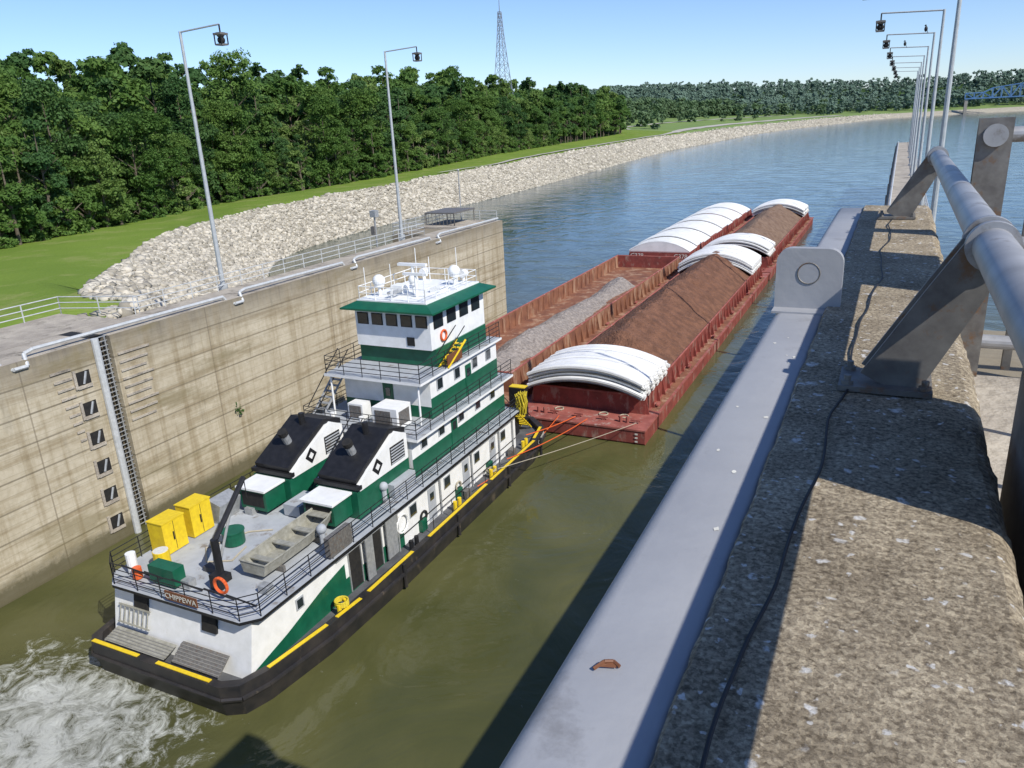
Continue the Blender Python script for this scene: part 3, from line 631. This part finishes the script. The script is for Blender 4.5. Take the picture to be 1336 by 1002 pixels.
def arc(mb,x0,x1,y0,y1,zb,rise,mn,t=.09,n=18,ribs=True,wav=0):
    def A(k,dz=0):
        a=2*k/n-1; x=(x0+x1)/2+(x1-x0)/2*a; return x,zb+dz+rise*(1-abs(a)**2.1)
    ysn=[y0,y1] if not wav else list(np.linspace(y0,y1,int((y1-y0)/.4)+2))
    vs=[]; m=n+1
    for q,y in enumerate(ysn):
        wz=.06*(q%2) if wav else 0
        for dz in (0,t):
            for k in range(n+1): x,z=A(k,dz+wz); vs.append((x,y,z))
    fs=[]; R=len(ysn)
    for j in range(R-1):
        o=j*2*m
        for k in range(n): fs+=[(o+m+k,o+m+k+1,o+3*m+k+1,o+3*m+k),(o+k,o+2*m+k,o+2*m+k+1,o+k+1)]
        fs+=[(o,o+m,o+3*m,o+2*m),(o+n,o+2*m+n,o+3*m+n,o+m+n)]
    e=(R-1)*2*m
    fs+=[(k,k+1,m+k+1,m+k) for k in range(n)]+[(e+k,e+m+k,e+m+k+1,e+k+1) for k in range(n)]
    mb.add(vs,fs,mn)
    if ribs:
        for y in np.arange(y0+.1,y1,1.15):
            for k in range(n):
                x,z=A(k,t+.02); x2,z2=A(k+1,t+.02)
                mb.add([(x,y-.06,z),(x2,y-.06,z2),(x2,y,z2+.08),(x,y,z+.08),(x,y+.06,z),(x2,y+.06,z2)],[(0,1,2,3),(3,2,5,4)],mn)
def stack(mb,x0,x1,y0,y1,zb,n=6,rise=1.0):
    for i in range(n):
        dy=random.uniform(-.35,.35); dx=random.uniform(-.15,.15); zz=zb+i*.20
        arc(mb,x0+dx,x1+dx,y0+dy,y1+dy,zz,rise,'cover',.13,ribs=(i>=n-1),wav=(i==n-1))
        for s in (x0+dx,x1+dx):
            for y in np.arange(y0+.4,y1,1.15): mb.box(s-.13,s+.13,y+dy-.2,y+dy+.2,zz-.08,zz+.10,'cover')
        for yy in (y0+dy-.02,y1+dy+.02):
            mb.path([((x0+x1)/2+dx+(x1-x0)/2*a,yy,zz-.02+rise*(1-abs(a)**2.1)) for a in [k/9-1 for k in range(19)]],.03,'coverdark',4)
RX0,RX1,LX0,LX1=-24.75,-14.1,-35.5,-24.9
mb=MB(); xi0,xi1,yi0,yi1=hull(mb,RX0,RX1,48.8,107.6,1.15,2.55,'barge_red')
mound(mb,xi0+.1,xi1-.1,56,103.5,2.5,5.3,'ore',3.1,pw=1.15); mound(mb,xi0+.12,xi1-.12,51.9,57,2.2,2.9,'ore',1.1); stack(mb,xi0-.05,xi1+.05,51.0,57.2,2.62,6,.95); stack(mb,xi0-.05,xi1+.05,97.5,104.5,2.9,5,1.4)
mb.obj('ore_barge')
mb=MB(); xi0,xi1,yi0,yi1=hull(mb,RX0,RX1,108.1,167,1.15,2.55,'barge_red')
stack(mb,xi0-.05,xi1+.05,111.2,117,2.75,5,1.3); mound(mb,xi0+.1,xi1-.1,115,160,2.3,5.2,'ore2',9.1); stack(mb,xi0-.05,xi1+.05,155,163,2.75,6,1.2)
mb.obj('ore_barge')
mb=MB(); xi0,xi1,yi0,yi1=hull(mb,LX0,LX1,48.8,107.6,1.7,3.3,'rust')
for xx in (xi0+.125,xi1-.135): mb.box(xx,xx+.01,yi0+.12,yi1-.12,-.8,3.3,'rust')
mb.box(xi0+.13,xi1-.13,yi1-.14,yi1-.125,-.8,3.3,'barge_red')
for i in range(36):
    y=53+i*1.5
    mb.box(xi0+.136,xi0+.2,y-.05,y+.05,-.5,3.2,'rust')
mound(mb,xi0+.15,xi1-.15,52,97,-.2,2.7,'gravel',5.7)
mb.obj('gravel_barge')
mb=MB(); xi0,xi1,yi0,yi1=hull(mb,LX0,LX1,108.1,166.4,1.7,3.0,'barge_red')
yy=yi0; i=0
while yy<yi1-3:
    y2=min(yy+4.7,yi1); arc(mb,xi0-.05,xi1+.05,yy,y2-.05,3.05+(.18 if i%2 else 0),1.35,'cover'); yy=y2; i+=1
mb.add([(xi0+(xi1-xi0)*(k/18),yi0-.01,3.05+1.35*(1-abs(2*k/18-1)**2.1)) for k in range(19)]+[(xi1,yi0-.01,2.95),(xi0,yi0-.01,2.95)],[tuple(range(21))],'cover')
GB=mb.obj('covered_barge')
def text(s,loc,size,rot,mn,parent,name):
    c=bpy.data.curves.new(name,'FONT'); c.body=s; c.size=size; c.extrude=.004; c.align_x='CENTER'; c.align_y='CENTER'
    c.materials.append(MATS[mn]); o=bpy.data.objects.new(name,c); o.location=loc; o.rotation_euler=rot; COL.objects.link(o); o.parent=parent
text('C378',(-33.5,111.08,2.35),.9,(math.radians(90),0,0),'letter',GB,'barge_number'); text('C378',(-27,111.08,2.35),.9,(math.radians(90),0,0),'letter',GB,'barge_number_2')
# ---------------------------------------------------------------- towboat
TB=empty('towboat'); cx=-25.35
mb=MB()
out=[(-29.4,17.1),(-22.0,17.1),(-21.3,17.5),(-20.9,18.6),(-20.4,22),(-20.2,28),(-20.2,44),(-20.7,46.4),(-22.2,47.9),(-28.6,47.9),(-30.1,46.4),(-30.5,44),(-30.5,28),(-30.4,22),(-30.1,18.6),(-29.9,17.5)]
inn=[(cx+(x-cx)*.94,17.1+.35+(y-17.1)*(30.1/30.8)) for x,y in out]
bot=[(cx+(x-cx)*.93,17.6+(y-17.1)*(29.6/30.8)) for x,y in out]; n=len(out)
vs=[(x,y,-1.2) for x,y in bot]+[(x,y,.9) for x,y in out]+[(x,y,1.55) for x,y in out]+[(x,y,1.55) for x,y in inn]+[(x,y,1.2) for x,y in inn]
fs=[]
for l in range(4): fs+=[(l*n+i,l*n+(i+1)%n,(l+1)*n+(i+1)%n,(l+1)*n+i) for i in range(n)]
mb.add(vs,fs,'hull'); mb.add([(x,y,1.2) for x,y in inn],[tuple(range(n))],'deckdark')
mb.path([(cx+(x-cx)*1.012,y,.95) for x,y in out+[out[0]]],.10,'hull',6)
def stripe(pa,pb,w=.13):
    pa=Vector(pa); pb=Vector(pb); d=(pb-pa).normalized(); s=Vector((-d.y,d.x,0))*w
    mb.add([pa-s,pb-s,pb+s,pa+s,pa-s+Vector((0,0,.03)),pb-s+Vector((0,0,.03)),pb+s+Vector((0,0,.03)),pa+s+Vector((0,0,.03))],[(0,1,5,4),(1,2,6,5),(2,3,7,6),(3,0,4,7),(4,5,6,7)],'yellow')
z=1.555
stripe((-29.5,17.27,z),(-26.7,17.27,z),.09); stripe((-25.6,17.27,z),(-22.6,17.27,z),.09); stripe((-21.0,18.8,z),(-20.55,22,z),.09); stripe((-20.5,22.6,z),(-20.35,24.2,z),.09); stripe((-20.35,24.8,z),(-20.33,28.6,z),.09)
stripe((-30.2,19,z),(-30.4,22,z),.09); stripe((-20.33,30.2,z),(-20.33,36.8,z),.09); stripe((-20.33,37.4,z),(-20.33,43.8,z),.09); stripe((-20.5,44.2,z),(-20.9,46.2,z),.09); stripe((-22.8,47.7,z),(-28,47.7,z))
for y in (27.5,33,39.5,44.5): mb.cyl((-20.14,y,.2),(-20.14,y,1.5),.10,'hull',8)
mb.obj('hull',TB)
mb=MB(); SX=-21.4; PXl=-29.35
mb.box(PXl,SX,19.3,43.2,1.2,3.68,'white')
mb.add([(PXl,18.75,3.68),(SX,18.75,3.68),(SX,19.3,3.68),(PXl,19.3,3.68),(PXl,18.2,1.2),(SX,18.2,1.2),(SX,19.3,1.2),(PXl,19.3,1.2)],[(0,1,5,4),(1,2,6,5),(0,4,7,3)],'white')
mb.prism([(18.3,1.2),(29.5,1.2),(29.5,2.1),(24.6,2.1),(24.6,2.9),(23,2.6),(20.5,1.9),(18.3,1.45)],SX,SX+.012,'green','x')
mb.box(PXl-.01,PXl,19.5,43,1.2,2.2,'green')
for a,b_ in ((24.9,25.8),(26.6,27.5)):
    mb.box(SX-.02,SX+.02,a,b_,1.25,3.45,'dark')
    for y in (a-.05,b_): mb.box(SX,SX+.06,y,y+.06,1.25,3.5,'steel')
mb.box(SX+.25,SX+.31,25.9,26.5,1.3,3.5,'steel'); mb.box(SX+.2,SX+.26,27.7,28.6,1.4,3.6,'steel')
for a,b_ in ((30.2,30.8),(33.8,34.4),(37.4,38.0),(41.0,41.6)):
    mb.box(SX,SX+.03,a-.06,b_+.06,2.42,3.14,'deckgrey'); mb.box(SX+.03,SX+.045,a,b_,2.48,3.08,'glass')
mb.box(SX,SX+.04,21.2,21.7,2.55,3.1,'deckgrey'); mb.box(SX+.04,SX+.05,21.27,21.63,2.62,3.03,'glass')
for a in (32,35.9,39.4): mb.box(SX,SX+.03,a,a+.8,1.25,3.2,'deckgrey'); mb.box(SX+.03,SX+.04,a+.2,a+.6,2.45,2.9,'glass')
mb.torus((SX+.12,29.3,2.6),.5,.05,'white'); mb.torus((SX+.1,31.35,2.0),.28,.06,'dark'); mb.torus((SX+.1,35.2,2.0),.28,.05,'rope')
for y in (28.9,33.2,36.9,40.6,42.6): mb.cyl((SX+.1,y,1.2),(SX+.1,y,3.6),.05,'steel',6)
for y in (30.9,34.9,38.8): mb.box(SX,SX+.25,y,y+.5,1.25,1.9,'green')
mb.path([(SX+.08,24,3.35),(SX+.08,43,3.35)],.035,'steel',5); mb.path([(SX+.08,29,1.9),(SX+.08,43,1.95)],.03,'black',5)
for x in (-27.6,-23.6): mb.box(x-.4,x+.4,18.50,18.75,2.75,3.5,'dark',Matrix.Rotation(-.2,3,'X'),Vector((x,18.6,3.1)))
def deck(poly,z,edge='white',th=.14,top='deckgrey'): mb.prism(poly,z-th,z,edge,'z',top)
D1=[(-28.9,18.3),(-21.6,18.3),(-21.0,18.9),(-20.95,31),(-21.0,43.6),(-29.7,43.6),(-29.75,31),(-29.75,19)]
deck(D1,3.85,'black')
def level(x0,x1,y0,y1,z0,z1,wins,rear=True):
    mb.box(x0,x1,y0,y1,z0+.002,z1,'white')
    zg=z0+(z1-z0)*.50
    mb.box(x1,x1+.012,y0,y1,z0+.004,zg,'green'); mb.box(x0-.012,x0,y0,y1,z0+.004,zg,'green'); mb.box(x0-.012,x1+.012,y1,y1+.012,z0+.004,zg,'green')
    if rear: mb.box(x0-.012,x1+.012,y0-.012,y0,z0+.004,zg-.5,'green')
    for y in wins:
        mb.box(x1,x1+.05,y-.34,y+.34,zg+.27,z1-.22,'deckgrey'); mb.box(x1+.05,x1+.06,y-.27,y+.27,zg+.33,z1-.28,'glass')
level(-28.7,-22.0,31.8,43.0,3.85,6.15,(33,34.9,37.2,39.3,41.3))
D2=[(-29.1,31.6),(-21.45,31.6),(-21.45,43.4),(-29.2,43.4)]; deck(D2,6.3,'white')
level(-28.2,-22.3,34.6,42.8,6.3,8.7,(35.6,37.6,39.8,41.6))
mb.box(-25.5,-24.8,34.57,34.6,6.31,8.25,'green'); mb.box(-25.3,-25.0,34.55,34.57,7.4,7.9,'glass')
D3=[(-28.5,33.2),(-22.0,33.2),(-22.0,43.1),(-28.6,43.1)]; deck(D3,8.85,'white')
for x in (-28.2,-22.3):
    for y in (33.4,): mb.cyl((x,y,6.3),(x,y,8.75),.06,'white',6)
for z0,y,x1 in ((3.86,36.0,-22.0),(6.31,38.6,-22.3)): mb.box(x1+.012,x1+.04,y,y+.7,z0,z0+1.95,'green'); mb.box(x1+.04,x1+.05,y+.15,y+.55,z0+1.2,z0+1.7,'glass')
mb.box(-28.0,-22.7,36.2,42.3,8.85,9.9,'green')
mb.box(-27.9,-22.8,35.9,42.4,9.9,12.2,'white')
for i in range(5):
    x=-27.35+i*1.0; mb.box(x-.38,x+.38,35.87,35.9,11.2,11.9,'dark'); mb.box(x-.33,x+.33,35.85,35.87,11.25,11.85,'glass')
for y in (36.8,38.3,39.8,41.3):
    mb.box(-22.8,-22.77,y-.52,y+.52,11.05,11.92,'dark'); mb.box(-22.77,-22.75,y-.46,y+.46,11.1,11.87,'glass')
    mb.box(-27.93,-27.9,y-.55,y+.55,10.95,11.95,'glass')
for x in (-27.2,-26,-24.7,-23.5): mb.box(x-.55,x+.55,42.4,42.43,10.95,11.95,'glass')
mb.box(-24.4,-23.9,35.86,35.9,10.1,10.6,'dark')
ro=[(-28.5,35.3),(-22.2,35.3),(-22.2,43.1),(-28.5,43.1)]; ri=[(-27.7,36.0),(-23.0,36.0),(-23.0,42.3),(-27.7,42.3)]
vs=[(x,y,12.12) for x,y in ro]+[(x,y,12.22) for x,y in ro]+[(x,y,12.55) for x,y in ri]
mb.add(vs,[(0,1,5,4),(1,2,6,5),(2,3,7,6),(3,0,4,7),(4,5,9,8),(5,6,10,9),(6,7,11,10),(7,4,8,11),(3,2,1,0)],'green')
mb.box(-27.72,-22.98,35.98,42.32,12.4,12.62,'white')
mb.obj('superstructure',TB)
mb=MB()
mb.rail([(-29.65,30.5,3.85),(-29.65,19.05,3.85),(-28.85,18.4,3.85),(-21.65,18.4,3.85),(-21.1,19,3.85),(-21.05,43.4,3.85)],1.05,'black',.022,4,1.5)
mb.rail([(-28.9,43.3,6.3),(-29.0,31.7,6.3),(-21.55,31.7,6.3),(-21.55,43.3,6.3)],1.05,'black',.022,4,1.4)
mb.rail([(-28.5,43,8.85),(-28.4,33.3,8.85),(-22.1,33.3,8.85),(-22.1,43.0,8.85)],1.05,'black',.022,4,1.3)
mb.rail([(-27.6,36.1,12.62),(-23.1,36.1,12.62),(-23.1,42.2,12.62),(-27.6,42.2,12.62),(-27.6,36.1,12.62)],.75,'white',.025,2,1.2)
for x in (-28.2,-26.8,-25.2,-23.4,-22.2): mb.cyl((x,18.45,4.9),(x+.5,19.4,3.9),.04,'black',5)
mb.rail([(-20.5,31,1.55),(-20.5,41,1.55)],.8,'black',.02,1,2.2)
mb.obj('railings',TB)
mb=MB()
def stairs(p,q,w,mn='black',side='y',n=10):
    p=Vector(p); q=Vector(q); s=Vector((0,w/2,0)) if side=='y' else Vector((w/2,0,0))
    mb.cyl(p-s,q-s,.06,mn,5); mb.cyl(p+s,q+s,.06,mn,5)
    for i in range(1,n):
        c=p.lerp(q,i/n)
        mb.box(c.x-(s.x or .13),c.x+(s.x or .13),c.y-(s.y or .13),c.y+(s.y or .13),c.z-.02,c.z+.02,mn)
    h=Vector((0,0,.85)); mb.cyl(p-s+h,q-s+h,.03,'black',5); mb.cyl(p+s+h,q+s+h,.03,'black',5)
stairs((-25.2,28.0,3.85),(-25.2,31.5,6.3),.8,'steel','x'); stairs((-28.7,32.2,6.3),(-28.7,35.4,8.85),.75,'steel','x')
stairs((-22.3,36.2,8.85),(-22.3,38.4,9.95),.6,'yellow','x',7)
stairs((-22.2,46.6,1.3),(-22.2,43.7,3.85),.8,'yellow','x')
mb.obj('stairways',TB)
mb=MB()
def stackh(x0,x1):
    mb.box(x0,x1,27.0,31.6,3.86,5.3,'green')
    mb.prism([(27.2,5.3),(31.5,5.3),(31.5,6.7),(30.6,7.15),(28.0,6.1),(27.2,5.6)],x0-.05,x1+.05,'white','x')
    a,b_=x0+.1,x1-.1
    vs=[(a,27.15,5.66),(b_,27.15,5.66),(b_,30.3,7.15),(a,30.3,7.15),(a,27.1,5.90),(b_,27.1,5.90),(b_,30.2,7.42),(a,30.2,7.42),(a,31.6,7.0),(b_,31.6,7.0),(a,31.6,6.7),(b_,31.6,6.7)]
    mb.add(vs,[(0,1,5,4),(4,5,6,7),(0,4,7,3),(1,2,6,5),(7,6,9,8),(3,7,8,10),(2,11,9,6),(0,3,2,1),(3,10,11,2)],'black')
    mb.box(x0-.12,x1+.12,27.0,27.3,5.42,5.62,'black')
    xm=(x0+x1)/2
    mb.cyl((xm,28.6,6.5),(xm,28.3,7.15),.22,'steel',12); mb.cyl((xm,28.32,7.1),(xm,28.2,7.35),.26,'dark',12)
    mb.cyl((xm,29.8,7.0),(xm,29.8,7.8),.16,'black',10)
    mb.box(x1+.05,x1+.07,29.9,31.2,5.5,6.5,'dark')
    for i in range(6): mb.box(x1+.07,x1+.10,29.95,31.15,5.53+i*.16,5.60+i*.16,'deckgrey')
    mb.prism([(28.3,5.95),(28.75,5.5),(29.2,5.95),(28.75,6.4)],x1+.05,x1+.07,'black','x'); mb.prism([(28.55,5.95),(28.75,5.75),(28.95,5.95),(28.75,6.15)],x1+.07,x1+.08,'white','x')
    mb.box(x0+.3,x1-.4,25.6,26.99,4.1,5.2,'green'); mb.box(x0+.2,x1-.3,25.45,26.99,5.2,5.32,'white')
    mb.box(x0+.45,x1-.55,25.58,25.6,4.3,5.05,'dark')
stackh(-24.6,-22.1); stackh(-28.7,-26.3)
mb.obj('exhaust_stacks',TB,bevel=.02)
mb=MB()
for y,x in ((20.9,-29.0),(22.6,-29.1)):
    mb.box(x-.4,x+.55,y,y+1.25,3.9,5.45,'yellow'); mb.box(x+.55,x+.56,y+.60,y+.62,3.95,5.4,'dark'); mb.box(x+.56,x+.6,y+.5,y+.55,4.5,4.9,'dark'); mb.box(x-.43,x+.58,y-.03,y+1.28,5.45,5.5,'yellow')
mb.box(-29.2,-28.4,24.1,25.5,3.9,5.0,'steel',Matrix.Rotation(.3,3,'Y'),Vector((-28.8,24.8,4.4)))
mb.cyl((-27.9,20.2,3.9),(-27.9,20.2,4.7),.36,'yellow',14); mb.cyl((-27.9,20.2,4.7),(-27.9,20.2,4.72),.33,'letter',14)
mb.cyl((-28.7,19.3,3.9),(-28.7,19.3,4.9),.22,'white',12); mb.cyl((-28.2,19.1,3.9),(-28.2,19.1,4.4),.2,'orange',12)
mb.cyl((-26.4,23.0,3.9),(-26.4,23.0,4.5),.5,'green',18); mb.cyl((-26.4,23.0,4.5),(-26.4,23.0,4.56),.54,'green',18)
mb.box(-27.3,-25.8,19.0,19.6,4.0,4.8,'green'); mb.box(-25.9,-25.2,20.6,21,3.87,4.1,'deckdark')
mb.torus((-23.3,19.2,4.6),.34,.07,'orange','y')
mb.cyl((-24.5,20.3,3.9),(-24.5,20.3,5.9),.17,'black',10); mb.cyl((-24.5,20.3,5.8),(-24.9,22.8,7.6),.12,'black',8); mb.cyl((-24.5,20.3,4.6),(-24.7,21.6,6.6),.06,'steel',8); mb.cyl((-24.9,22.8,7.6),(-24.9,22.8,6.6),.02,'black',4)
mb.box(-24.8,-24.2,20.0,20.6,3.87,4.2,'black'); mb.box(-24.4,-23.9,19.6,20.0,3.9,4.6,'black')
mb.box(-24.5,-22.9,32.0,33.4,6.5,7.7,'white'); mb.box(-24.3,-23.3,31.97,32.0,6.7,7.55,'galvdark'); mb.box(-22.9,-22.88,32.2,33.2,6.7,7.5,'galvdark')
mb.box(-26.9,-25.9,33.0,33.8,6.4,7.3,'white'); mb.box(-26.8,-26,32.97,33.0,6.5,7.2,'galvdark')
for x in (-27.5,-25.5,-23.9): mb.cyl((x,32.3,6.3),(x,32.3,6.9),.14,'white',8)
for x,y in ((-22.2,24.3),(-22.0,29.0),(-28.9,27)): mb.cyl((x,y,3.85),(x,y,4.7),.14,'deckgrey',8); mb.sphere((x,y,4.75),.24,'deckgrey')
mb.box(-22.4,-21.7,29.5,31.5,3.9,4.6,'deckgrey'); mb.box(-26.0,-25.0,26.0,27.6,3.9,4.5,'deckgrey')
mb.box(-21.35,-21.05,23.4,25.0,3.95,4.9,'galvdark')
mb.path([(-25.5,24.6,3.9),(-26.5,24.0,3.9),(-27.3,22.1,3.9),(-26.3,21.2,3.9),(-25.3,21.7,3.9),(-25.6,22.9,3.9)],.04,'rope',5)
for x,y in ((-27.8,25.6),(-25.6,19.5),(-22.1,20.4)): mb.box(x-.25,x+.25,y-.2,y+.2,3.86,4.2,'steel')
def leanp(x0,x1,za,zb,ya,yb,mn,slats):
    mb.add([(x0,ya,za),(x1,ya,za),(x1,yb,zb),(x0,yb,zb),(x0,ya+.1,za),(x1,ya+.1,za),(x1,yb+.1,zb),(x0,yb+.1,zb)],[(0,1,2,3),(7,6,5,4),(0,4,5,1),(3,2,6,7),(0,3,7,4),(1,5,6,2)],mn)
    for i in range(slats):
        u=(i+.5)/slats; y=ya+(yb-ya)*u; z=za+(zb-za)*u; mb.cyl((x0,y-.01,z),(x1,y-.01,z),.03,'coverdark',4)
leanp(-29.0,-25.4,1.6,1.8,17.45,18.1,'alu',5); leanp(-25.0,-22.4,1.6,2.1,17.5,18.15,'galvdark',6)
mb.cyl((-28.9,18.2,2.1),(-27.0,18.2,2.1),.045,'alu',5); mb.cyl((-28.9,18.42,2.85),(-27.0,18.42,2.85),.045,'alu',5)
for i in range(7): mb.cyl((-28.8+i*.28,18.2,2.1),(-28.8+i*.28,18.42,2.85),.03,'alu',5)
for x in (-23.0,-27.8):
    mb.cyl((x-.5,45.0,1.9),(x+.5,45.0,1.9),.5,'black',14); mb.cyl((x-.4,45.0,1.9),(x+.4,45.0,1.9),.54,'steel',14); mb.box(x-.75,x-.5,44.4,45.6,1.2,2.5,'black'); mb.box(x+.5,x+.75,44.4,45.6,1.2,2.5,'black')
    mb.cyl((x,46.6,1.2),(x,46.6,2.1),.22,'yellow',10)
for x in (-23.5,-27.2): mb.box(x-.6,x+.6,47.9,48.6,-.5,3.6,'black'); mb.box(x-.62,x+.62,48.0,48.62,3.6,3.65,'yellow')
for y in (23.4,29.4,34,38.5,43.2):
    for d in (-.25,.25): mb.cyl((-20.75,y+d,1.2),(-20.75,y+d,1.8),.12,'black' if y in (29.4,) else 'yellow',10)
for i in range(4): mb.torus((-20.8,23.4,1.65+.07*i),.30,.04,'rope_y','z')
for i in range(2): mb.torus((-20.9,38.5,1.62+.07*i),.30,.035,'rope','z')
for y in (35.2,41.5): mb.box(-21.2,-20.8,y,y+.5,1.22,1.7,'galvdark')
for i in range(16):
    y=43.0+.05*i; x=-21.0+.25*math.sin(i*2.3)
    mb.path([(x,y,5.0),(x+.12,y+.12,4.3),(x,y+.22,3.6+.3*math.sin(i)),(x-.1,y+.3,4.3),(x,y+.35,4.95)],.035,'rope_y',5)
mb.box(-26.5,-24,43.7,45,1.2,2.3,'green')
mb.obj('deck_equipment',TB)
mb=MB()
for x,y,r in ((-26.9,37.2,.38),(-23.9,40.9,.38),(-25.0,38.0,.30)): mb.cyl((x,y,12.62),(x,y,13.3),.10,'white',8); mb.sphere((x,y,13.5),r,'white',1.0); mb.cyl((x,y,13.2),(x,y,13.4),r*.8,'white',12)
mb.box(-27.0,-25.0,39.4,39.65,14.0,14.16,'white'); mb.cyl((-26,39.5,12.62),(-26,39.5,14.0),.09,'white',8)
mb.box(-25.2,-23.6,37.2,37.4,13.9,14.05,'white'); mb.cyl((-24.4,37.3,12.62),(-24.4,37.3,13.9),.08,'white',8)
for x,y,h in ((-27.3,36.4,2.6),(-23.3,36.4,2.4),(-27.2,41.8,3),(-25.4,36.3,3.0),(-24.1,41.6,3.2),(-26.3,41.9,2.2),(-23.2,39,2)): mb.cyl((x,y,12.6),(x,y,12.6+h*.7),.025,'white',5)
for x in (-26.8,-23.9): mb.cyl((x,42.0,12.62),(x,42.0,13.0),.1,'white',8); mb.cyl((x,41.8,13.15),(x,42.3,13.15),.24,'white',12)
mb.box(-26.6,-25.8,37.9,38.7,12.62,13.1,'white'); mb.box(-24.3,-23.6,38.6,39.5,12.62,12.95,'white')
for x in (-25.9,-25.6): mb.cyl((x,36.6,12.9),(x,37.6,12.9),.10,'steel',8,.05)
mb.torus((-22.72,37.2,10.5),.30,.06,'orange'); mb.box(-22.05,-22.0,36.2,37.9,9.0,9.6,'brown')
mb.obj('roof_equipment',TB)
mb=MB(); secs=[(0,.72,.0,.55),(1.2,.76,.0,.55),(3.0,.76,.0,.58),(4.2,.66,.12,.66),(5.0,.50,.42,.78)]
y0=20.9; sx=-23.2; zb=4.15; vs=[]
for d,hw,zl,zt in secs: vs+=[(sx-hw-.0,y0+d,zb+zt),(sx-hw*.8,y0+d,zb+zl),(sx+hw*.8,y0+d,zb+zl),(sx+hw,y0+d,zb+zt)]
fs=[(i*4+k,i*4+k+1,(i+1)*4+k+1,(i+1)*4+k) for i in range(4) for k in range(3)]+[(0,1,2,3),(16,19,18,17)]
mb.add(vs,fs,'alu')
for a,b in ((0,1),(1,2),(2,3),(3,4)):
    for k in (0,3): mb.cyl(vs[a*4+k],vs[b*4+k],.04,'alu',6)
mb.cyl(vs[0],vs[3],.04,'alu',6); mb.cyl(vs[16],vs[19],.04,'alu',6)
for d in (.7,2.1,3.4): mb.box(sx-.68,sx+.68,y0+d-.16,y0+d+.16,zb+.32,zb+.38,'alu')
mb.box(sx-.5,sx+.5,y0+4.2,y0+4.9,zb+.62,zb+.66,'alu')
for d in (1,3.6): mb.box(sx-.8,sx+.8,y0+d-.07,y0+d+.07,3.86,4.14,'galvdark')
mb.obj('skiff',TB)
mb=MB(); mb.box(-25.55,-23.75,18.26,18.31,4.0,4.42,'brown'); mb.obj('name_board',TB)
text('CHIPPEWA',(-24.65,18.245,4.2),.36,(math.radians(90),0,0),'letter',TB,'name_lettering')
text('CHIPPEWA',(-20.40,45.2,1.2),.40,(math.radians(90),0,math.radians(102)),'letter',TB,'bow_lettering')
mb=MB()
def line(a,b,s,r,mn):
    a=Vector(a); b=Vector(b); mb.path([a.lerp(b,i/10)-Vector((0,0,s*4*(i/10)*(1-i/10))) for i in range(11)],r,mn,5)
line((-20.5,40,1.8),(-18.5,49.2,1.35),.2,.03,'orange'); line((-20.5,36,1.75),(-20.7,49.2,1.35),.5,.03,'orange'); line((-20.4,38.5,1.8),(-14.9,49.4,1.4),.1,.022,'rope')
line((-21,44,1.8),(-19.5,49.4,1.35),.1,.035,'orange')
mb.obj('tow_lines')
# ---------------------------------------------------------------- transmission tower
mb=MB(); bx,by,bz=-243,498,20; Ht=70
def tw(z): return 6.0*(1-z/Ht)**1.25+ .9
levels=[0,8,16,24,31,38,44,50,55,60,65,70]
for a,b in zip(levels[:-1],levels[1:]):
    wa,wb=tw(a),tw(b); ca=[(-wa,-wa),(wa,-wa),(wa,wa),(-wa,wa)]; cb=[(-wb,-wb),(wb,-wb),(wb,wb),(-wb,wb)]
    for k in range(4):
        k2=(k+1)%4; A=lambda c,z:(bx+c[0],by+c[1],bz+z)
        mb.cyl(A(ca[k],a),A(cb[k],b),.22,'towergrey',4); mb.cyl(A(ca[k],a),A(cb[k2],b),.12,'towergrey',4); mb.cyl(A(ca[k2],a),A(cb[k],b),.12,'towergrey',4); mb.cyl(A(cb[k],b),A(cb[k2],b),.12,'towergrey',4)
mb.cyl((bx,by,bz+70),(bx,by,bz+84),.3,'towergrey',4,.15)
mb.obj('transmission_tower')
# ---------------------------------------------------------------- truss bridge
mb=MB(); yb=1450; xs=[84+12*i for i in range(62)]
def zt(a): return 24+(6 if a<120 else 12+8*math.sin((a-120)*.016))
for k in range(len(xs)-1):
    a,b=xs[k],xs[k+1]
    for yy in (yb,yb+12):
        mb.cyl((a,yy,22),(b,yy,22),1.2,'bridgeblue',4)
        mb.cyl((a,yy,zt(a)),(b,yy,zt(b)),1.0,'bridgeblue',4); mb.cyl((a,yy,22),(a,yy,zt(a)),.6,'bridgeblue',4); mb.cyl((a,yy,22) if k%2 else (a,yy,zt(a)),(b,yy,zt(b)) if k%2 else (b,yy,22),.6,'bridgeblue',4)
for x in (86,206,326,446,566,686): mb.box(x-2,x+2,yb,yb+12,0,21,'flat_conc')
mb.obj('truss_bridge')
